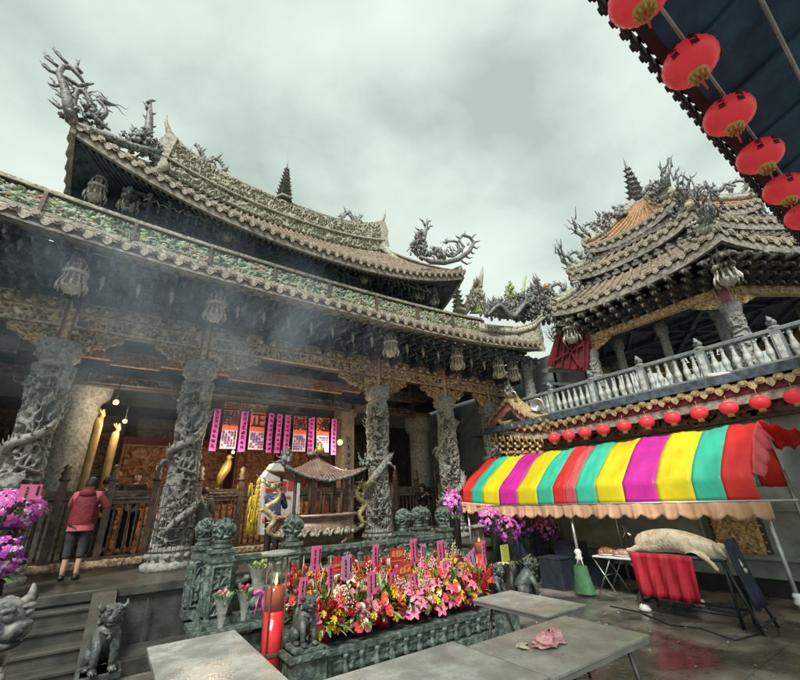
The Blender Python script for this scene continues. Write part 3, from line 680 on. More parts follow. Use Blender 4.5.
for k in range(9): flame(q,c,(math.cos(k*.4),-.2,math.sin(k*.4)*.7),(0,0,1),.30,.05)
part(q,'green_leaf_ornament',mat('lime_ceramic',(.40,.54,.16),(.2,.3,.08),8,.5))
q=MB(); cluster(q,Cc([(335,340)],8.9)[0],.45,.3,1.35,200,14,s=.07); q.tube(Cc([(380,300),(385,200),(400,115)],8.9),[.12,.07,.01],6); part(q,'dragon_fish_group',ORN_Y)
q=MB(); cluster(q,Cc([(480,370)],8.5)[0],.85,.4,1.7,330,15,s=.075); cluster(q,Cc([(250,350)],9.0)[0],.9,.3,.75,170,16,s=.06); cluster(q,Cc([(370,370)],8.8)[0],.8,.3,1.2,170,19,s=.07)
for cx0,cy0,hh_ in ((210,352,.55),(270,352,.8),(320,358,.9),(400,362,1.25),(440,366,1.5),(520,360,1.3),(560,350,.9)):
    cluster(q,Cc([(cx0,cy0)],8.7)[0],.45,.3,hh_,70,int(cx0),s=.06)
    for t_ in range(7): c_=Cc([(cx0+random.uniform(-25,25),cy0-random.uniform(10,90)*hh_)],8.6)[0]; flame(q,c_,(random.uniform(-1,1),0,random.uniform(.1,1)),(0,0,1),.36,.03,curl=random.choice((-1,1)))
dragon(q,Cc([(200,340),(260,290),(330,350),(400,280),(470,340),(540,280),(500,220)],8.5),.10); dragon(q,Cc([(180,350),(215,330),(200,270),(230,300),(195,250)],9.2),.05,head=False)
for k in range(8): a=Cc([(440+k*20,260-20*(k%3))],8.4)[0]; flame(q,a,(random.uniform(-1,1),0,1),(0,0,1),.4,.06)
part(q,'dragon_group',ORN)
q=MB(); q.ball(tuple(Cc([(508,192)],8.4)[0]),.17,seg=14,rings=10); part(q,'fire_pearl',mat('orange_ceramic',(.6,.22,.1),(.45,.14,.06),8,.35))
# red lattice gable beside the lower roof end
q=MB(); G=[atx(x,y,12.3) for x,y in((547,366),(558,332),(590,342),(588,372))]
q.poly(G,(1,0,0),.1); a=atx(552,362,12.2); b=atx(584,344,12.2); q.bar(a,b,.08,.08); a=atx(561,337,12.2); b=atx(582,368,12.2); q.bar(a,b,.08,.08); 
for k in range(5): a=atx(560+k*6,336+k*1.6,12.2); b=atx(554+k*7.5,366+k*1.2,12.2); q.bar(a,b,.05,.05)
part(q,'red_gable_board',REDB)
# ================================================================== SIDE WING (balcony) AND HEXAGONAL TOWER
wing=thing('side_wing','two-storey side wing with a pale stone balcony balustrade above yellow tiled eaves','building',(11.0,3,0))
def wp(mb,name,mats,**k): return mb.build(name,mats,wing,**k)
WX=11.0
q=MB(); q.box((WX+1.1,3.0,.14),(2.2,15,.28)); wp(q,'plinth',mat('painted_shade_plinth',(.028,.03,.03),(.015,.016,.016),5,.5,.3,20))  # near-black colour paints in the shade below the wall moulding
q=MB(); q.box((WX+.32,3.0,.47),(.5,15,.34)); q.box((WX+.25,3,.68),(.6,15,.08)); wp(q,'wall_moulding',GWALL,bevel=.02)
q=MB(); q.box((WX+.5,3.0,2.3),(.2,15,3.3)); wp(q,'wall',GWALL)
q=MB()
for y in np.arange(-4,10,.92): q.box((WX+.38,y,2.2),(.07,.08,3.0)); q.box((WX+.38,y+.46,1.55),(.05,.84,.05))
wp(q,'wall_ribs',GWALL)
q=MB(); q.box((WX+.33,3.62,1.1),(.14,.95,.85)); 
for i in range(7): q.box((WX+.26,3.22+i*.13,1.1),(.05,.035,.8),m=1)
for i in range(5): q.box((WX+.25,3.6,.78+i*.16),(.04,.9,.03),m=1)
relief(q,(WX+.25,4.0,.7),(0,-1,0),(0,0,1),(-1,0,0),.8,.8,.05,500,fr=10,m=1,frame=0)
wp(q,'lattice_window',[WOOD_D,WOOD_G])
q=MB(); q.box((WX+1.4,3,2.9),(.3,15,.2)); q.box((13,3,4.25),(4.6,15.5,.2)); wp(q,'balcony_floor',WOOD_L)
# under-eave carving and fascia
q=MB(); q.box((WX+.25,3,3.62),(.3,13.6,.5)); relief(q,(WX+.1,9.6,3.38),(0,-1,0),(0,0,1),(-1,0,0),13.4,.42,.07,510,res=.035,fr=5); wp(q,'under_eave_carving',WOOD_B)
ey=lambda u:Vector((10.78-0*u,9.35-13.5*u,4.08+.42*max(0,1-u*7.5)**2))
ry=lambda u:Vector((11.45,9.25-13.3*u,4.42+.3*max(0,1-u*7.5)**2))
roofpart(0,13.5,ey,ry,'eave_slope',TILE_Y,wing,.30,4); discs(ey,45,wing,(-1,0,0),.085,TILE_Y)
ribbon(lambda u:ey(u)+Vector((.05,0,-.42)),lambda u:ey(u)+Vector((.05,0,-.22)),60,.1,'eave_fascia',PLAST,wing,(-1,0,0))
ribbon(lambda u:ey(u)+Vector((.02,0,-.21)),lambda u:ey(u)+Vector((.02,0,-.07)),60,.1,'eave_red_board',REDB,wing,(-1,0,0))
q=MB()   # gilded bracket block under the left corner of this eave
for i in range(6):
    for k in range(4): q.box((10.95+.1*k,8.6+i*.17,3.05+.16*k),(.22,.1,.09)); q.ball((10.85+.1*k,8.6+i*.17,3.1+.16*k),.055,jit=.4,seed=i,seg=7,rings=5)
q.box((11.2,9.0,2.6),(.3,1.4,.5)); relief(q,(11.03,9.7,2.35),(0,-1,0),(0,0,1),(-1,0,0),1.4,.5,.06,520,fr=9)
wp(q,'gilded_brackets',WOOD_G)
# small upturned corner roof with gilded brackets at the left end of the eave
cp=[atx(x,y,10.75) for x,y in((487,425),(494,414),(502,405),(508,399),(514,406),(524,413),(535,418),(548,421))]
def cpf(u):
    t=u*(len(cp)-1); i=min(int(t),len(cp)-2); return cp[i].lerp(cp[i+1],t-i)
discs(cpf,13,wing,(-1,0,0),.07,TILE_Y,'corner_tile_row',drop=0)
ribbon(lambda u:cpf(u)+Vector((.04,0,-.36)),lambda u:cpf(u)+Vector((.04,0,-.08)),40,.1,'corner_fascia',mat('rose_fascia',(.42,.20,.16),(.24,.11,.09),9,.6),wing,(-1,0,0))
ribbon(lambda u:cpf(u)+Vector((.0,0,.03)),lambda u:cpf(u)+Vector((.5,0,.22)),40,.08,'corner_roof',TILE_Y,wing,(0,0,1))
q=MB(); cluster(q,tuple(cp[3]+Vector((.1,0,.1))),.3,.3,.5,50,71,s=.05); flame(q,cp[3],(0,.5,1),(0,0,1),.5,.06); flame(q,cp[3],(0,-.4,1),(0,0,1),.4,.05); wp(q,'corner_ornament',ORN_C)
q=MB()
for i in range(7):
    for k in range(5): a=atx(496+i*7.5,428+k*6,10.95); q.box(tuple(a),(.16,.11,.08)); q.ball(tuple(a+Vector((-.1,.04,.07))),(.05,.045,.06),jit=.4,seed=i+k,seg=7,rings=5)
    a=atx(496+i*7.5,430,10.9); q.tube([a,a+Vector((-.05,0,-.25)),a+Vector((0,0,-.5))],[.03,.05,.02],6)
wp(q,'gilded_hanging_brackets',WOOD_G)
# balcony balustrade
RXX=11.6; z0,z1=4.40,5.28
q=MB(); q.box((RXX,2.6,z0-.02),(.34,13.2,.16)); q.box((RXX,2.6,z0+.12),(.22,13.2,.1)); wp(q,'balustrade_base',BALG,bevel=.01)
q=MB(); q.box((RXX,2.6,z1-.03),(.2,13.2,.1)); wp(q,'hand_rail',BALG,bevel=.02)
bm=MB(); bm.lathe([(.045,0),(.06,.03),(.045,.06),(.075,.14),(.085,.22),(.06,.33),(.035,.45),(.045,.52),(.06,.55),(.04,.60),(.055,.66)],seg=12); BM=bm.mesh('baluster',BALU)
pm=MB(); pm.box((0,0,.42),(.19,.2,.84)); pm.box((-.1,0,.45),(.02,.12,.55),m=1); pm.lathe([(.07,.84),(.12,.88),(.12,.93),(.05,.96)],seg=10); pm.ball((0,0,1.03),.095,jit=.3,seed=2); pm.tube([(0,0,1.05),(-.06,0,1.13),(-.05,.03,1.2)],[.06,.045,.01],6); pm.ball((-.09,.0,1.08),.05,jit=.3)
PMs=pm.mesh('balustrade_post',[BALG,BALU])
cnt=0
for k in range(9):
    y=9.1-k*1.47
    o=bpy.data.objects.new('balustrade_post',PMs); COL.objects.link(o); o.parent=wing; o.location=Vector((RXX,y,z0))-wloc(wing)
    for j in range(1,7):
        yy=y-j*1.47/7
        if yy<-3.5: continue
        o=bpy.data.objects.new('baluster',BM); COL.objects.link(o); o.parent=wing; o.location=Vector((RXX,yy,z0+.17))-wloc(wing)
# upper storey back wall and dark timbers
q=MB(); q.box((15.5,8.6,5.6),(5,.2,2.6)); q.box((13.2,8.0,6.0),(.2,1.5,1.6)); wp(q,'upper_wall',GWALL)
q=MB(); q.bar((12.6,8.6,5.95),(12.6,6.9,5.45),.12,.1); q.bar((12.5,8.9,6.5),(12.5,6.6,5.9),.1,.16,); wp(q,'slanted_gutter',STEEL)
q=MB(); q.merge(PLAINCOL,Matrix.Translation((12.0,8.75,4.35))@Matrix.Diagonal((.55,.55,.55,1)))
relief_col=MB(); U,Vv=np.meshgrid(np.linspace(0,1,50,endpoint=False),np.linspace(0,1.9,90),indexing='ij'); rr=.15+.07*net(U*6,Vv*5,530,6); relief_col.grid(np.stack([rr*np.cos(U*6.283),rr*np.sin(U*6.283),Vv],-1),0,True,cu=True)
q.merge(relief_col,Matrix.Translation((12.0,8.75,4.5))); wp(q,'corner_column',STONE)

tower=thing('hexagonal_tower','six-sided bell tower with three stacked tiled roofs, dragons on each corner and a tiered spire','tower',(16.0,4.5,4.35))
TC=Vector((16.0,4.5,0))
def tp(mb,name,mats,**k): return mb.build(name,mats,tower,**k)
def hv(R,k,z=0): a=math.radians(150+60*k); return TC+Vector((R*math.cos(a),R*math.sin(a),z))   # k=0 far-left vertex, k=1 near vertex
def tier(R0,z0,lift,R1,z1,tile,nroll,kk=range(6)):
    for k in kk:
        A,B=hv(R0,k),hv(R0,k+1); A1,B1=hv(R1,k),hv(R1,k+1); out=((A+B)/2-TC).normalized()
        fe=lambda u,A=A,B=B:Vector((*(A.lerp(B,u).xy),z0+lift*abs(2*u-1)**3))+out*(-.12*(1-abs(2*u-1)**2))
        fr=lambda u,A1=A1,B1=B1:Vector((*(A1.lerp(B1,u).xy),z1+.12*abs(2*u-1)**2))
        roofpart(0,R0,fe,fr,'roof_slope',tile,tower,R0/nroll); discs(fe,nroll,tower,out,.10,TDISC,'eave_tile_row')
        ribbon(lambda u:fe(u)+Vector((0,0,-.36)),lambda u:fe(u)+Vector((0,0,-.12)),24,.12,'fascia',PLAST,tower,out)
        # soffit
        q=MB(); q.grid(np.array([[tuple(fe(u)+Vector((0,0,-.3))),tuple(Vector((*(A.lerp(B,u).xy),0))*.0+Vector((*(TC.xy.lerp(A.lerp(B,u).xy,.72)),z0-.12)))] for u in np.linspace(0,1,13)])); tp(q,'soffit',WOOD_L)
        # hip ridge on the left vertex of this side
        q=MB(); a=fe(0)+Vector((0,0,.1)); b=fr(0)+Vector((0,0,.1)); pts=[]
        for t in np.linspace(0,1,8): p=a.lerp(b,t); p.z=a.z+(b.z-a.z)*t**1.3; pts.append(p)
        q.tube(pts,.13,8); q.tube([p+Vector((0,0,.15)) for p in pts],.07,6); tp(q,'hip_ridge',RIDGE)
tier(5.07,7.95,.28,3.9,8.75,TILE,14)
tier(4.05,9.42,.30,3.3,9.85,TILE,13)
tier(3.15,10.62,.35,.5,12.9,TILE_O,11)
q=MB(); q.lathe([(3.75,8.6),(3.75,9.2)],tuple(TC),6,rot=R_(30),sm=False); q.lathe([(3.05,9.7),(3.0,10.4)],tuple(TC),6,rot=R_(30),sm=False); tp(q,'tower_drum',WOOD_D)
for R,zz in((3.85,8.85),(3.15,10.0)):
    q=MB()
    for k in range(6):
        for t in np.linspace(.03,.97,12):
            p=hv(R,k,zz).lerp(hv(R,k+1,zz),t); q.box(tuple(p),(.25,.25,.1),rz=R_(30*t)); q.ball((p.x,p.y,p.z+.12),.08,jit=.4,seed=k,seg=7,rings=5)
    tp(q,'drum_brackets',BRT)
# apex
q=MB(); q.lathe([(.75,12.45),(.7,12.75),(.4,12.95),(.45,13.1),(.25,13.25)],tuple(TC),6,rot=R_(30),sm=False); tp(q,'apex_base',ORN_C)
spire((TC.x,TC.y+.2,13.0),3.0,tower,'spire',ORN,7,.36)
# columns, beams, brackets
CR=3.95
cmesh=[]
ub=MB(); U,Vv=np.meshgrid(np.linspace(0,1,70,endpoint=False),np.linspace(.2,1.75,110),indexing='ij'); rr=.22+.08*net(U*7,Vv*4.5,540,7); ub.grid(np.stack([rr*np.cos(U*6.283),rr*np.sin(U*6.283),Vv],-1),0,True,cu=True)
ub.lathe([(.36,0),(.36,.1),(.28,.2)],seg=16); ub.lathe([(.22,1.72),(.3,1.78),(.26,1.85),(.3,1.9),(.34,2.05),(.33,2.15),(.28,2.17)],seg=18); UBM=ub.mesh('tower_column',STONE)
for k in range(6):
    p=hv(CR,k,4.36); o=bpy.data.objects.new('tower_column',UBM); COL.objects.link(o); o.parent=tower; o.location=p-wloc(tower); o.rotation_euler=(0,0,k); o.scale=(.72,.72,1)
    redpost(p.x,p.y,6.5,7.35,tower,.22)
    A,B=hv(CR,k,0),hv(CR,k+1,0); d=(B-A).normalized(); o_=((A+B)/2-TC).normalized(); wd=(B-A).length
    q=MB(); q.bar(A+Vector((0,0,6.93))+d*.15,B+Vector((0,0,6.93))-d*.15,.14,.26); relief(q,tuple(A+d*.2+o_*.08+Vector((0,0,6.8))),tuple(d),(0,0,1),tuple(o_),wd-.4,.26,.05,550+k,fr=7); tp(q,'gilded_beam',WOOD_G)
    for sg,e in((1,A),(-1,B)):
        q=MB(); nu,nv=36,18; U,Vv=np.meshgrid(np.linspace(0,1,nu),np.linspace(0,1,nv),indexing='ij'); hg=.36*(1-.8*U**1.6); Hh=net(U*7,Vv*4,560+k)*.05+.05
        P=np.array(e+Vector((0,0,6.79)))+U[...,None]*np.array(d*sg*.8+Vector())+(-Vv*hg)[...,None]*np.array((0,0,1.))+Hh[...,None]*np.array(o_)
        q.grid(P); tp(q,'carved_brace',WOOD_G)
    # brackets between beam and roof
    q=MB(); n=11
    for i in range(n+1):
        for j in range(4):
            R=CR+.1+j*.27; p=hv(R,k).lerp(hv(R,k+1),i/n); z=7.08+.14*j
            q.box((p.x,p.y,z),(.36,.12,.11),rz=math.atan2(o_.y,o_.x)); e=p+o_*.2; q.tube([(e.x,e.y,z),(e.x+o_.x*.08,e.y+o_.y*.08,z-.06),(e.x+o_.x*.1,e.y+o_.y*.1,z-.15)],[.055,.04,.01],5)
            q.bar(Vector((p.x,p.y,z+.09))-d*.15,Vector((p.x,p.y,z+.09))+d*.15,.08,.07)
    tp(q,'bracket_row',BRT)
    o=pendant(tuple(hv(CR+.55,k,7.0)),tower,1.25)
for k in(0,1): pendant(tuple(hv(CR-.1,k,8.95)),tower,.9)
for ang,rr in((150,2.9),(180,2.6),(210,2.9),(270,2.9),(330,2.9),(90,2.9),(30,2.9)):
    a=R_(ang); q=MB(); q.merge(PLAINCOL,Matrix.Translation((TC.x+rr*math.cos(a),TC.y+rr*math.sin(a),4.35))@Matrix.Diagonal((.34,.34,.60,1))); tp(q,'inner_column',STONE)
q=MB(); q.lathe([(4.4,7.42),(.1,7.42)],tuple(TC),6,rot=R_(30),sm=False,caps=False)
for k in range(6):
    for rr in(1.2,2.2,3.2): q.bar(hv(rr,k,7.36),hv(rr,k+1,7.36),.10,.12)
    q.bar(hv(.2,k,7.33),hv(3.9,k,7.33),.14,.16)
tp(q,'ceiling',WOOD_L)
# corner dragons with antler-like flames
def antler(parent,base,out,h,seed,mt=ORN,sc=1):
    r=random.Random(seed); q=MB(); b=Vector(base); o=Vector(out).normalized(); up=Vector((0,0,1)); s_=o.cross(up)
    dragon(q,[b-o*1.0*sc+up*.1,b-o*.7*sc+up*.4*h,b-o*.35*sc+up*.12*h,b+up*.3*h,b+o*.15*sc+up*.62*h,b-o*.15*sc+up*.8*h,b-o*.3*sc+up*.6*h],.075*sc,side=s_)
    q.tube([b-o*.4*sc,b+o*.1*sc+up*.1*h,b+o*.45*sc+up*.35*h,b+o*.5*sc+up*.8*h],[.09*sc,.08*sc,.06*sc,.015],7)
    for i in range(16):
        t=i/15; p=b+o*(.1+.42*math.sin(t*1.6))*sc+up*(.05+.85*t)*h; d=o*math.cos(t*1.7-.25)*.8+up*(math.sin(t*1.7-.1)+.15)+s_*r.uniform(-1,1); flame(q,p+s_*r.uniform(-.25,.25)*sc,d,up,(.30+.22*r.random())*sc,.03*sc,curl=r.choice((1,-1)))
    cluster(q,b-o*.8*sc,.55*sc,.35,.95*h,90,seed,s=.06); return q.build('corner_dragon',mt,parent)
for R,z,h,s_ in((5.0,8.35,1.05,1.15),(4.0,9.85,.95,1.0),(3.1,11.1,1.1,.95)):
    for k in(5,0,1,2):
        p=hv(R,k); o_=(p-TC).normalized(); antler(tower,(p.x-o_.x*.25,p.y-o_.y*.25,z),o_,h,int(R*10)+k,sc=s_)
for k,(f_,zz) in enumerate(((.35,11.6),(.6,12.1))):
    for v in(0,1,2):
        p=hv(3.1*(1-f_),v); q=MB(); o_=(p-TC).normalized(); dragon(q,[Vector((p.x,p.y,zz+.2))+o_*(.7-.2*i)+Vector((0,0,.12*i+.15*math.sin(i*2))) for i in range(7)],.07,side=o_.cross(Vector((0,0,1)))); cluster(q,(p.x,p.y,zz+.1),.5,.4,.8,30,k+v*3); tp(q,'ridge_dragon',ORN)

# ================================================================== NEAR GATE HALL ROOF AND ITS LANTERNS
gate=thing('gate_hall_roof','dark underside of the gate hall roof jutting into the top right corner','roof',(4,-.5,6))
q=MB(); EY,EZ=.43,6.12
q.grid(np.array([[(x,EY,EZ),(x,-.6,EZ+.35),(x,-2.2,EZ+1.1)] for x in np.linspace(-1,13.2,30)])); q.build('roof_boards',mat('navy_boards',(.04,.10,.19),(.015,.045,.09),3,.7),gate)
q=MB()
for i in range(14): x=-1+i*1.0; q.bar((x,EY-.02,EZ-.02),(x,-.62,EZ+.31),.05,.03)
q.build('rafters',bpy.data.materials['navy_boards'],gate)
q=MB()
for i in range(72): x=-1+i*.197; q.tube([(x,EY+.13,EZ+.1),(x,-.6,EZ+.5),(x,-2.2,EZ+1.3)],.06,6)
q.box((6.1,EY+.05,EZ+.03),(14.2,.1,.12)); q.build('roof_tiles',BLACK,gate)  # black puts the eave's dark silhouette into the colour
ef=lambda u:Vector((-1+14.2*u,EY+.14,EZ+.10)); discs(ef,72,gate,(0,1,0),.07,mat('silhouette_black_tile',(.05,.05,.05),(.02,.02,.02),8,.7))  # tile ends coloured near black so the edge reads as a silhouette
q=MB(); q.tube([(-1,.30,6.10),(13,.30,6.10)],.018,6); q.tube([(-1,-.25,6.22),(13,-.25,6.22)],.022,6); q.build('lantern_rail',STEEL,gate)
LRED=mat('lantern_red',(.80,.05,.075),(.64,.03,.05),3,.4,spec=.4,emit=(.8,.05,.06),estr=.16)
LGOLD=mat('lantern_gold',(.75,.45,.14),(.5,.28,.08),12,.4,.3)
def lantern_meshes(r,hgt,glyphs=True):
    b=MB(); prof=[]; n=14
    for i in range(n+1):
        t=math.pi*(.09+.82*i/n); prof.append((r*math.sin(t)**.8,-hgt/2*math.cos(t)))
    seg=48; V=[]
    for rr,z in prof:
        for k in range(seg): 
            a=2*math.pi*k/seg; q=rr*(1-.05*(k%2)); V.append((q*math.cos(a),q*math.sin(a),z))
    b.add(V,[(i*seg+k,i*seg+(k+1)%seg,(i+1)*seg+(k+1)%seg,(i+1)*seg+k) for i in range(n) for k in range(seg)],0,True)
    c0=MB(); c0.lathe([(r*.36,hgt*.44),(r*.38,hgt*.5),(r*.3,hgt*.53)],seg=20); c0.tube([(0,0,hgt*.5),(0,0,hgt*.5+.14)],.006,5); c=MB(); c.lathe([(r*.3,-hgt*.60),(r*.38,-hgt*.58),(r*.36,-hgt*.46)],seg=20); 
    for k in range(10): a=k*.628; c.tube([(r*.3*math.cos(a),r*.3*math.sin(a),-hgt*.58),(r*.26*math.cos(a),r*.26*math.sin(a),-hgt*.72)],.012,4)
    t=MB(); t.tube([(0,0,-hgt*.55),(0,0,-hgt*.8),(0,0,-hgt*1.15)],[.006,.012,.008],5)
    G=[]
    for a in(R_(205),R_(165),R_(25),R_(300)):
        g=MB(); G.append(g)
        n_=Vector((math.cos(a),math.sin(a),0)); ux=Vector((-n_.y,n_.x,0))
        for k in range(2): glyph(g,n_*(r*.985)+ux*(-r*.15)+Vector((0,0,hgt*(.04-.2*k))),ux,(0,0,1),n_,r*.3,700+k,lw=.10,th=.012)
    return b,c,t,G,c0
b,c,t,g,c0=lantern_meshes(.235,.36)
LM=[b.mesh('lantern_body',LRED),c.mesh('lower_rim',LGOLD),c0.mesh('upper_rim',LGOLD),t.mesh('tassel',REDC),*[k_.mesh('brush_mark',mat('faded_ink',(.10,.02,.02),(.06,.01,.01),6,.6)) for k_ in g]]
b,c,t,g,c0=lantern_meshes(.175,.27)
SM=[b.mesh('lantern_body',LRED),c.mesh('lower_rim',LGOLD),c0.mesh('upper_rim',LGOLD)]
def lantern(loc,meshes,label,group,rz=0,name='red_lantern',tilt=0):
    t=thing(name,label,'lantern',loc,rz,group); t.rotation_euler=(tilt,0,rz)
    for me in meshes: o=bpy.data.objects.new(me.name,me); COL.objects.link(o); o.parent=t
    return t
ordn=['first','second','third','fourth','fifth','sixth','seventh','eighth','ninth','tenth','eleventh']
GL='red lanterns hanging along the gate hall eave'
for i,(x,lb) in enumerate(zip((2.84,3.84,4.86,5.9,6.95,8.0,9.1),('largest red lantern, cut by the top edge of the photo under the gate eave','big red lantern second from the top along the gate eave','red lantern third from the top along the gate eave','red lantern fourth from the top along the gate eave','red lantern fifth from the top along the gate eave','red lantern sixth from the top along the gate eave','smallest red lantern at the low far end of the gate eave row'))):
    lantern((x,.34,5.84),LM,lb,GL,rz=R_(-10+13*i),tilt=R_((3,-4,2,-2,4,1,-3)[i]))
GS='small red lanterns in a row under the tiled eave of the wing'
ys=[5.94,5.53,5.11,4.67,4.2,3.73,3.25,2.79,2.33,1.89,1.44]; ks=10.9/8.9
for i,y in enumerate(ys):
    lantern((10.72,y*ks-.02,3.62),SM,f'small round red lantern, {ordn[i]} from the left under the wing eave above the striped tent',GS,name='red_lantern')
# horn speakers at the left end of the wing balcony
for i,(x,y,lb) in enumerate(((512,397,'grey horn loudspeaker at the left end of the balcony rail'),(537,405,'grey horn loudspeaker lower right of the other horn, above the tiled corner eave'))):
    p=atx(x,y,10.9+.1*i); h=thing('horn_speaker',lb,'loudspeaker',tuple(p),0,'horn speakers'); q=MB()
    Mx=Matrix.Translation(p)@Matrix.Rotation(R_(-90),4,'Y')@Matrix.Rotation(R_(20),4,'X')
    m=MB(); m.lathe([(.04,-.3),(.05,-.15),(.10,-.05),(.20,.05),(.215,.06),(.19,.045),(.08,-.05),(.03,-.1)],seg=20); q.merge(m,Mx); q.build('horn',STEEL,h)
    m=MB(); m.lathe([(.07,-.42),(.08,-.3),(.05,-.28)],seg=12); q=MB(); q.merge(m,Mx); q.build('driver',WOOD_D,h)
    q=MB(); q.bar(p+Vector((.3,0,0)),p+Vector((.35,0,-.4)),.04,.04); q.build('bracket',STEEL,h)
p=atx(720,375,11.2); cctv=thing('floodlight','small pale floodlight fixed to the balcony base by the tiles','floodlight',tuple(p))
q=MB(); q.box(tuple(p),(.22,.42,.09),rx=R_(10)); q.build('lamp_head',WHITE,cctv,bevel=.02); q=MB(); q.bar(p,p+Vector((.35,0,.05)),.05,.04); q.build('arm',STEEL,cctv)

# ================================================================== STRIPED TENT
tent=thing('striped_tent','vaulted market tent striped red, green, yellow and magenta with a peach scalloped valance','tent',(8.9,6,0))
STR={'r':mat('tent_red',(.92,.06,.05),(.80,.045,.04),2,.45,.25,6),'p':mat('tent_pink_red',(.80,.16,.18),(.68,.11,.12),2,.45,.25,6),'g':mat('tent_green',(.08,.74,.52),(.06,.62,.43),2,.45,.25,6),'y':mat('tent_yellow',(.95,.84,.03),(.88,.74,.025),2,.45,.25,6),'m':mat('tent_magenta',(.84,.05,.52),(.72,.035,.44),2,.45,.25,6)}
for k_,m_ in STR.items():
    t_=m_.node_tree; b_=t_.nodes['Principled BSDF']; tr=t_.nodes.new('ShaderNodeBsdfTranslucent'); mx_=t_.nodes.new('ShaderNodeMixShader'); mx_.inputs[0].default_value=.38
    t_.links.new(b_.inputs['Base Color'].links[0].from_socket,tr.inputs[0]); t_.links.new(b_.outputs[0],mx_.inputs[1]); t_.links.new(tr.outputs[0],mx_.inputs[2]); t_.links.new(mx_.outputs[0],t_.nodes['Material Output'].inputs[0])
    nz=t_.nodes.new('ShaderNodeTexNoise'); nz.inputs['Scale'].default_value=3.2; nz.inputs['Detail'].default_value=2.5; nz.inputs['Distortion'].default_value=.8; tc_=t_.nodes.new('ShaderNodeTexCoord'); mp_=t_.nodes.new('ShaderNodeMapping'); mp_.inputs['Scale'].default_value=(.6,2.2,1); t_.links.new(tc_.outputs['Object'],mp_.inputs[0]); t_.links.new(mp_.outputs[0],nz.inputs['Vector'])
    bp_=t_.nodes.new('ShaderNodeBump'); bp_.inputs['Strength'].default_value=.35; bp_.inputs['Distance'].default_value=.03; t_.links.new(nz.outputs[0],bp_.inputs['Height']); t_.links.new(bp_.outputs[0],b_.inputs['Normal']); t_.links.new(bp_.outputs[0],tr.inputs['Normal'])
PEACH=mat('tent_valance',(.70,.42,.26),(.56,.32,.19),4,.7,.3,8)
# eave line (outer edge), from right end (y=2.35) to left end (y=9.6)
def tev(y):  # fold line x,z
    return 8.9,2.19
def bound(pxl): return [onxY(*p) for p in pxl]
def oy(x,y): p=atx(x,y,8.9); return p.y
z1_=lambda x,y:oy(620+x/3.778,360+y/3.778); z2_=lambda x,y:oy(440+x/3.78,340+y/3.78)
B=[2.36,z1_(380,440),z1_(270,457),z1_(132,460),z1_(8,465),z2_(585,545),z2_(508,545),z2_(470,552),z2_(425,555),z2_(365,560),z2_(290,562),z2_(222,565),z2_(160,564),z2_(120,566),9.55]
n_int=len(B)-1
cols=list('rgymygprgymygr')
def tprof(y,s):
    """cross-section, s from 0 (lower edge) to 1 (back eave)"""
    P_=[(8.86,1.80),(8.9,2.19),(9.18,2.45),(9.55,2.74),(9.95,3.02),(10.3,3.2),(10.6,3.12),(10.8,2.85),(10.88,2.5),(10.9,2.0)]
    t=s*(len(P_)-1); i=min(int(t),len(P_)-2); f_=t-i; x=P_[i][0]+(P_[i+1][0]-P_[i][0])*f_; z=P_[i][1]+(P_[i+1][1]-P_[i][1])*f_
    e=max(0,(y-8.6)/.95); x+=0; z-= .0
    if y>8.0: z+= .12*(y-8.0)/1.5*(1-s)   # the far end rides a little higher
    if s>.1: z+=.022*math.sin(y*7.3+s*5)*math.sin(s*9)+.012*math.sin(y*17+s*14)*math.sin(s*6)+.008*math.sin(y*31-s*22)-.03*abs(math.sin((y-2.36)*1.72))*(s if s<.6 else 0)
    return x,z
for i in range(n_int):
    y0,y1=B[i],B[i+1]; q=MB(); P=[]
    for y in np.linspace(y0,y1,9): P.append([(tprof(y,s)[0],y,tprof(y,s)[1]) for s in np.linspace(0,1,46)])
    q.grid(np.array(P)); o=q.build('roof_stripe',STR[cols[i]],tent,label={'r':'red','g':'green','y':'yellow','m':'magenta','p':'coral red'}[cols[i]]+' stripe'); 
    sdm=o.modifiers.new('t','SOLIDIFY'); sdm.thickness=.006
q=MB(); P=[]   # valance with scallops
ny=330
for i in range(ny+1):
    y=2.25+(9.6-2.25)*i/ny; _,z=tprof(y,0); sc_w=abs(math.sin((y)*math.pi/.36))**.8; drop=.22+.10*sc_w
    wv=.03*math.sin(y*9)+.022*math.sin(y*23+1)+.01*math.sin(y*51)
    P.append([(8.84-wv*t-.02*t,y,z+.01-drop*t) for t in np.linspace(0,1,7)])
q.grid(np.array(P)); o=q.build('valance',PEACH,tent); sdm=o.modifiers.new('t','SOLIDIFY'); sdm.thickness=.005
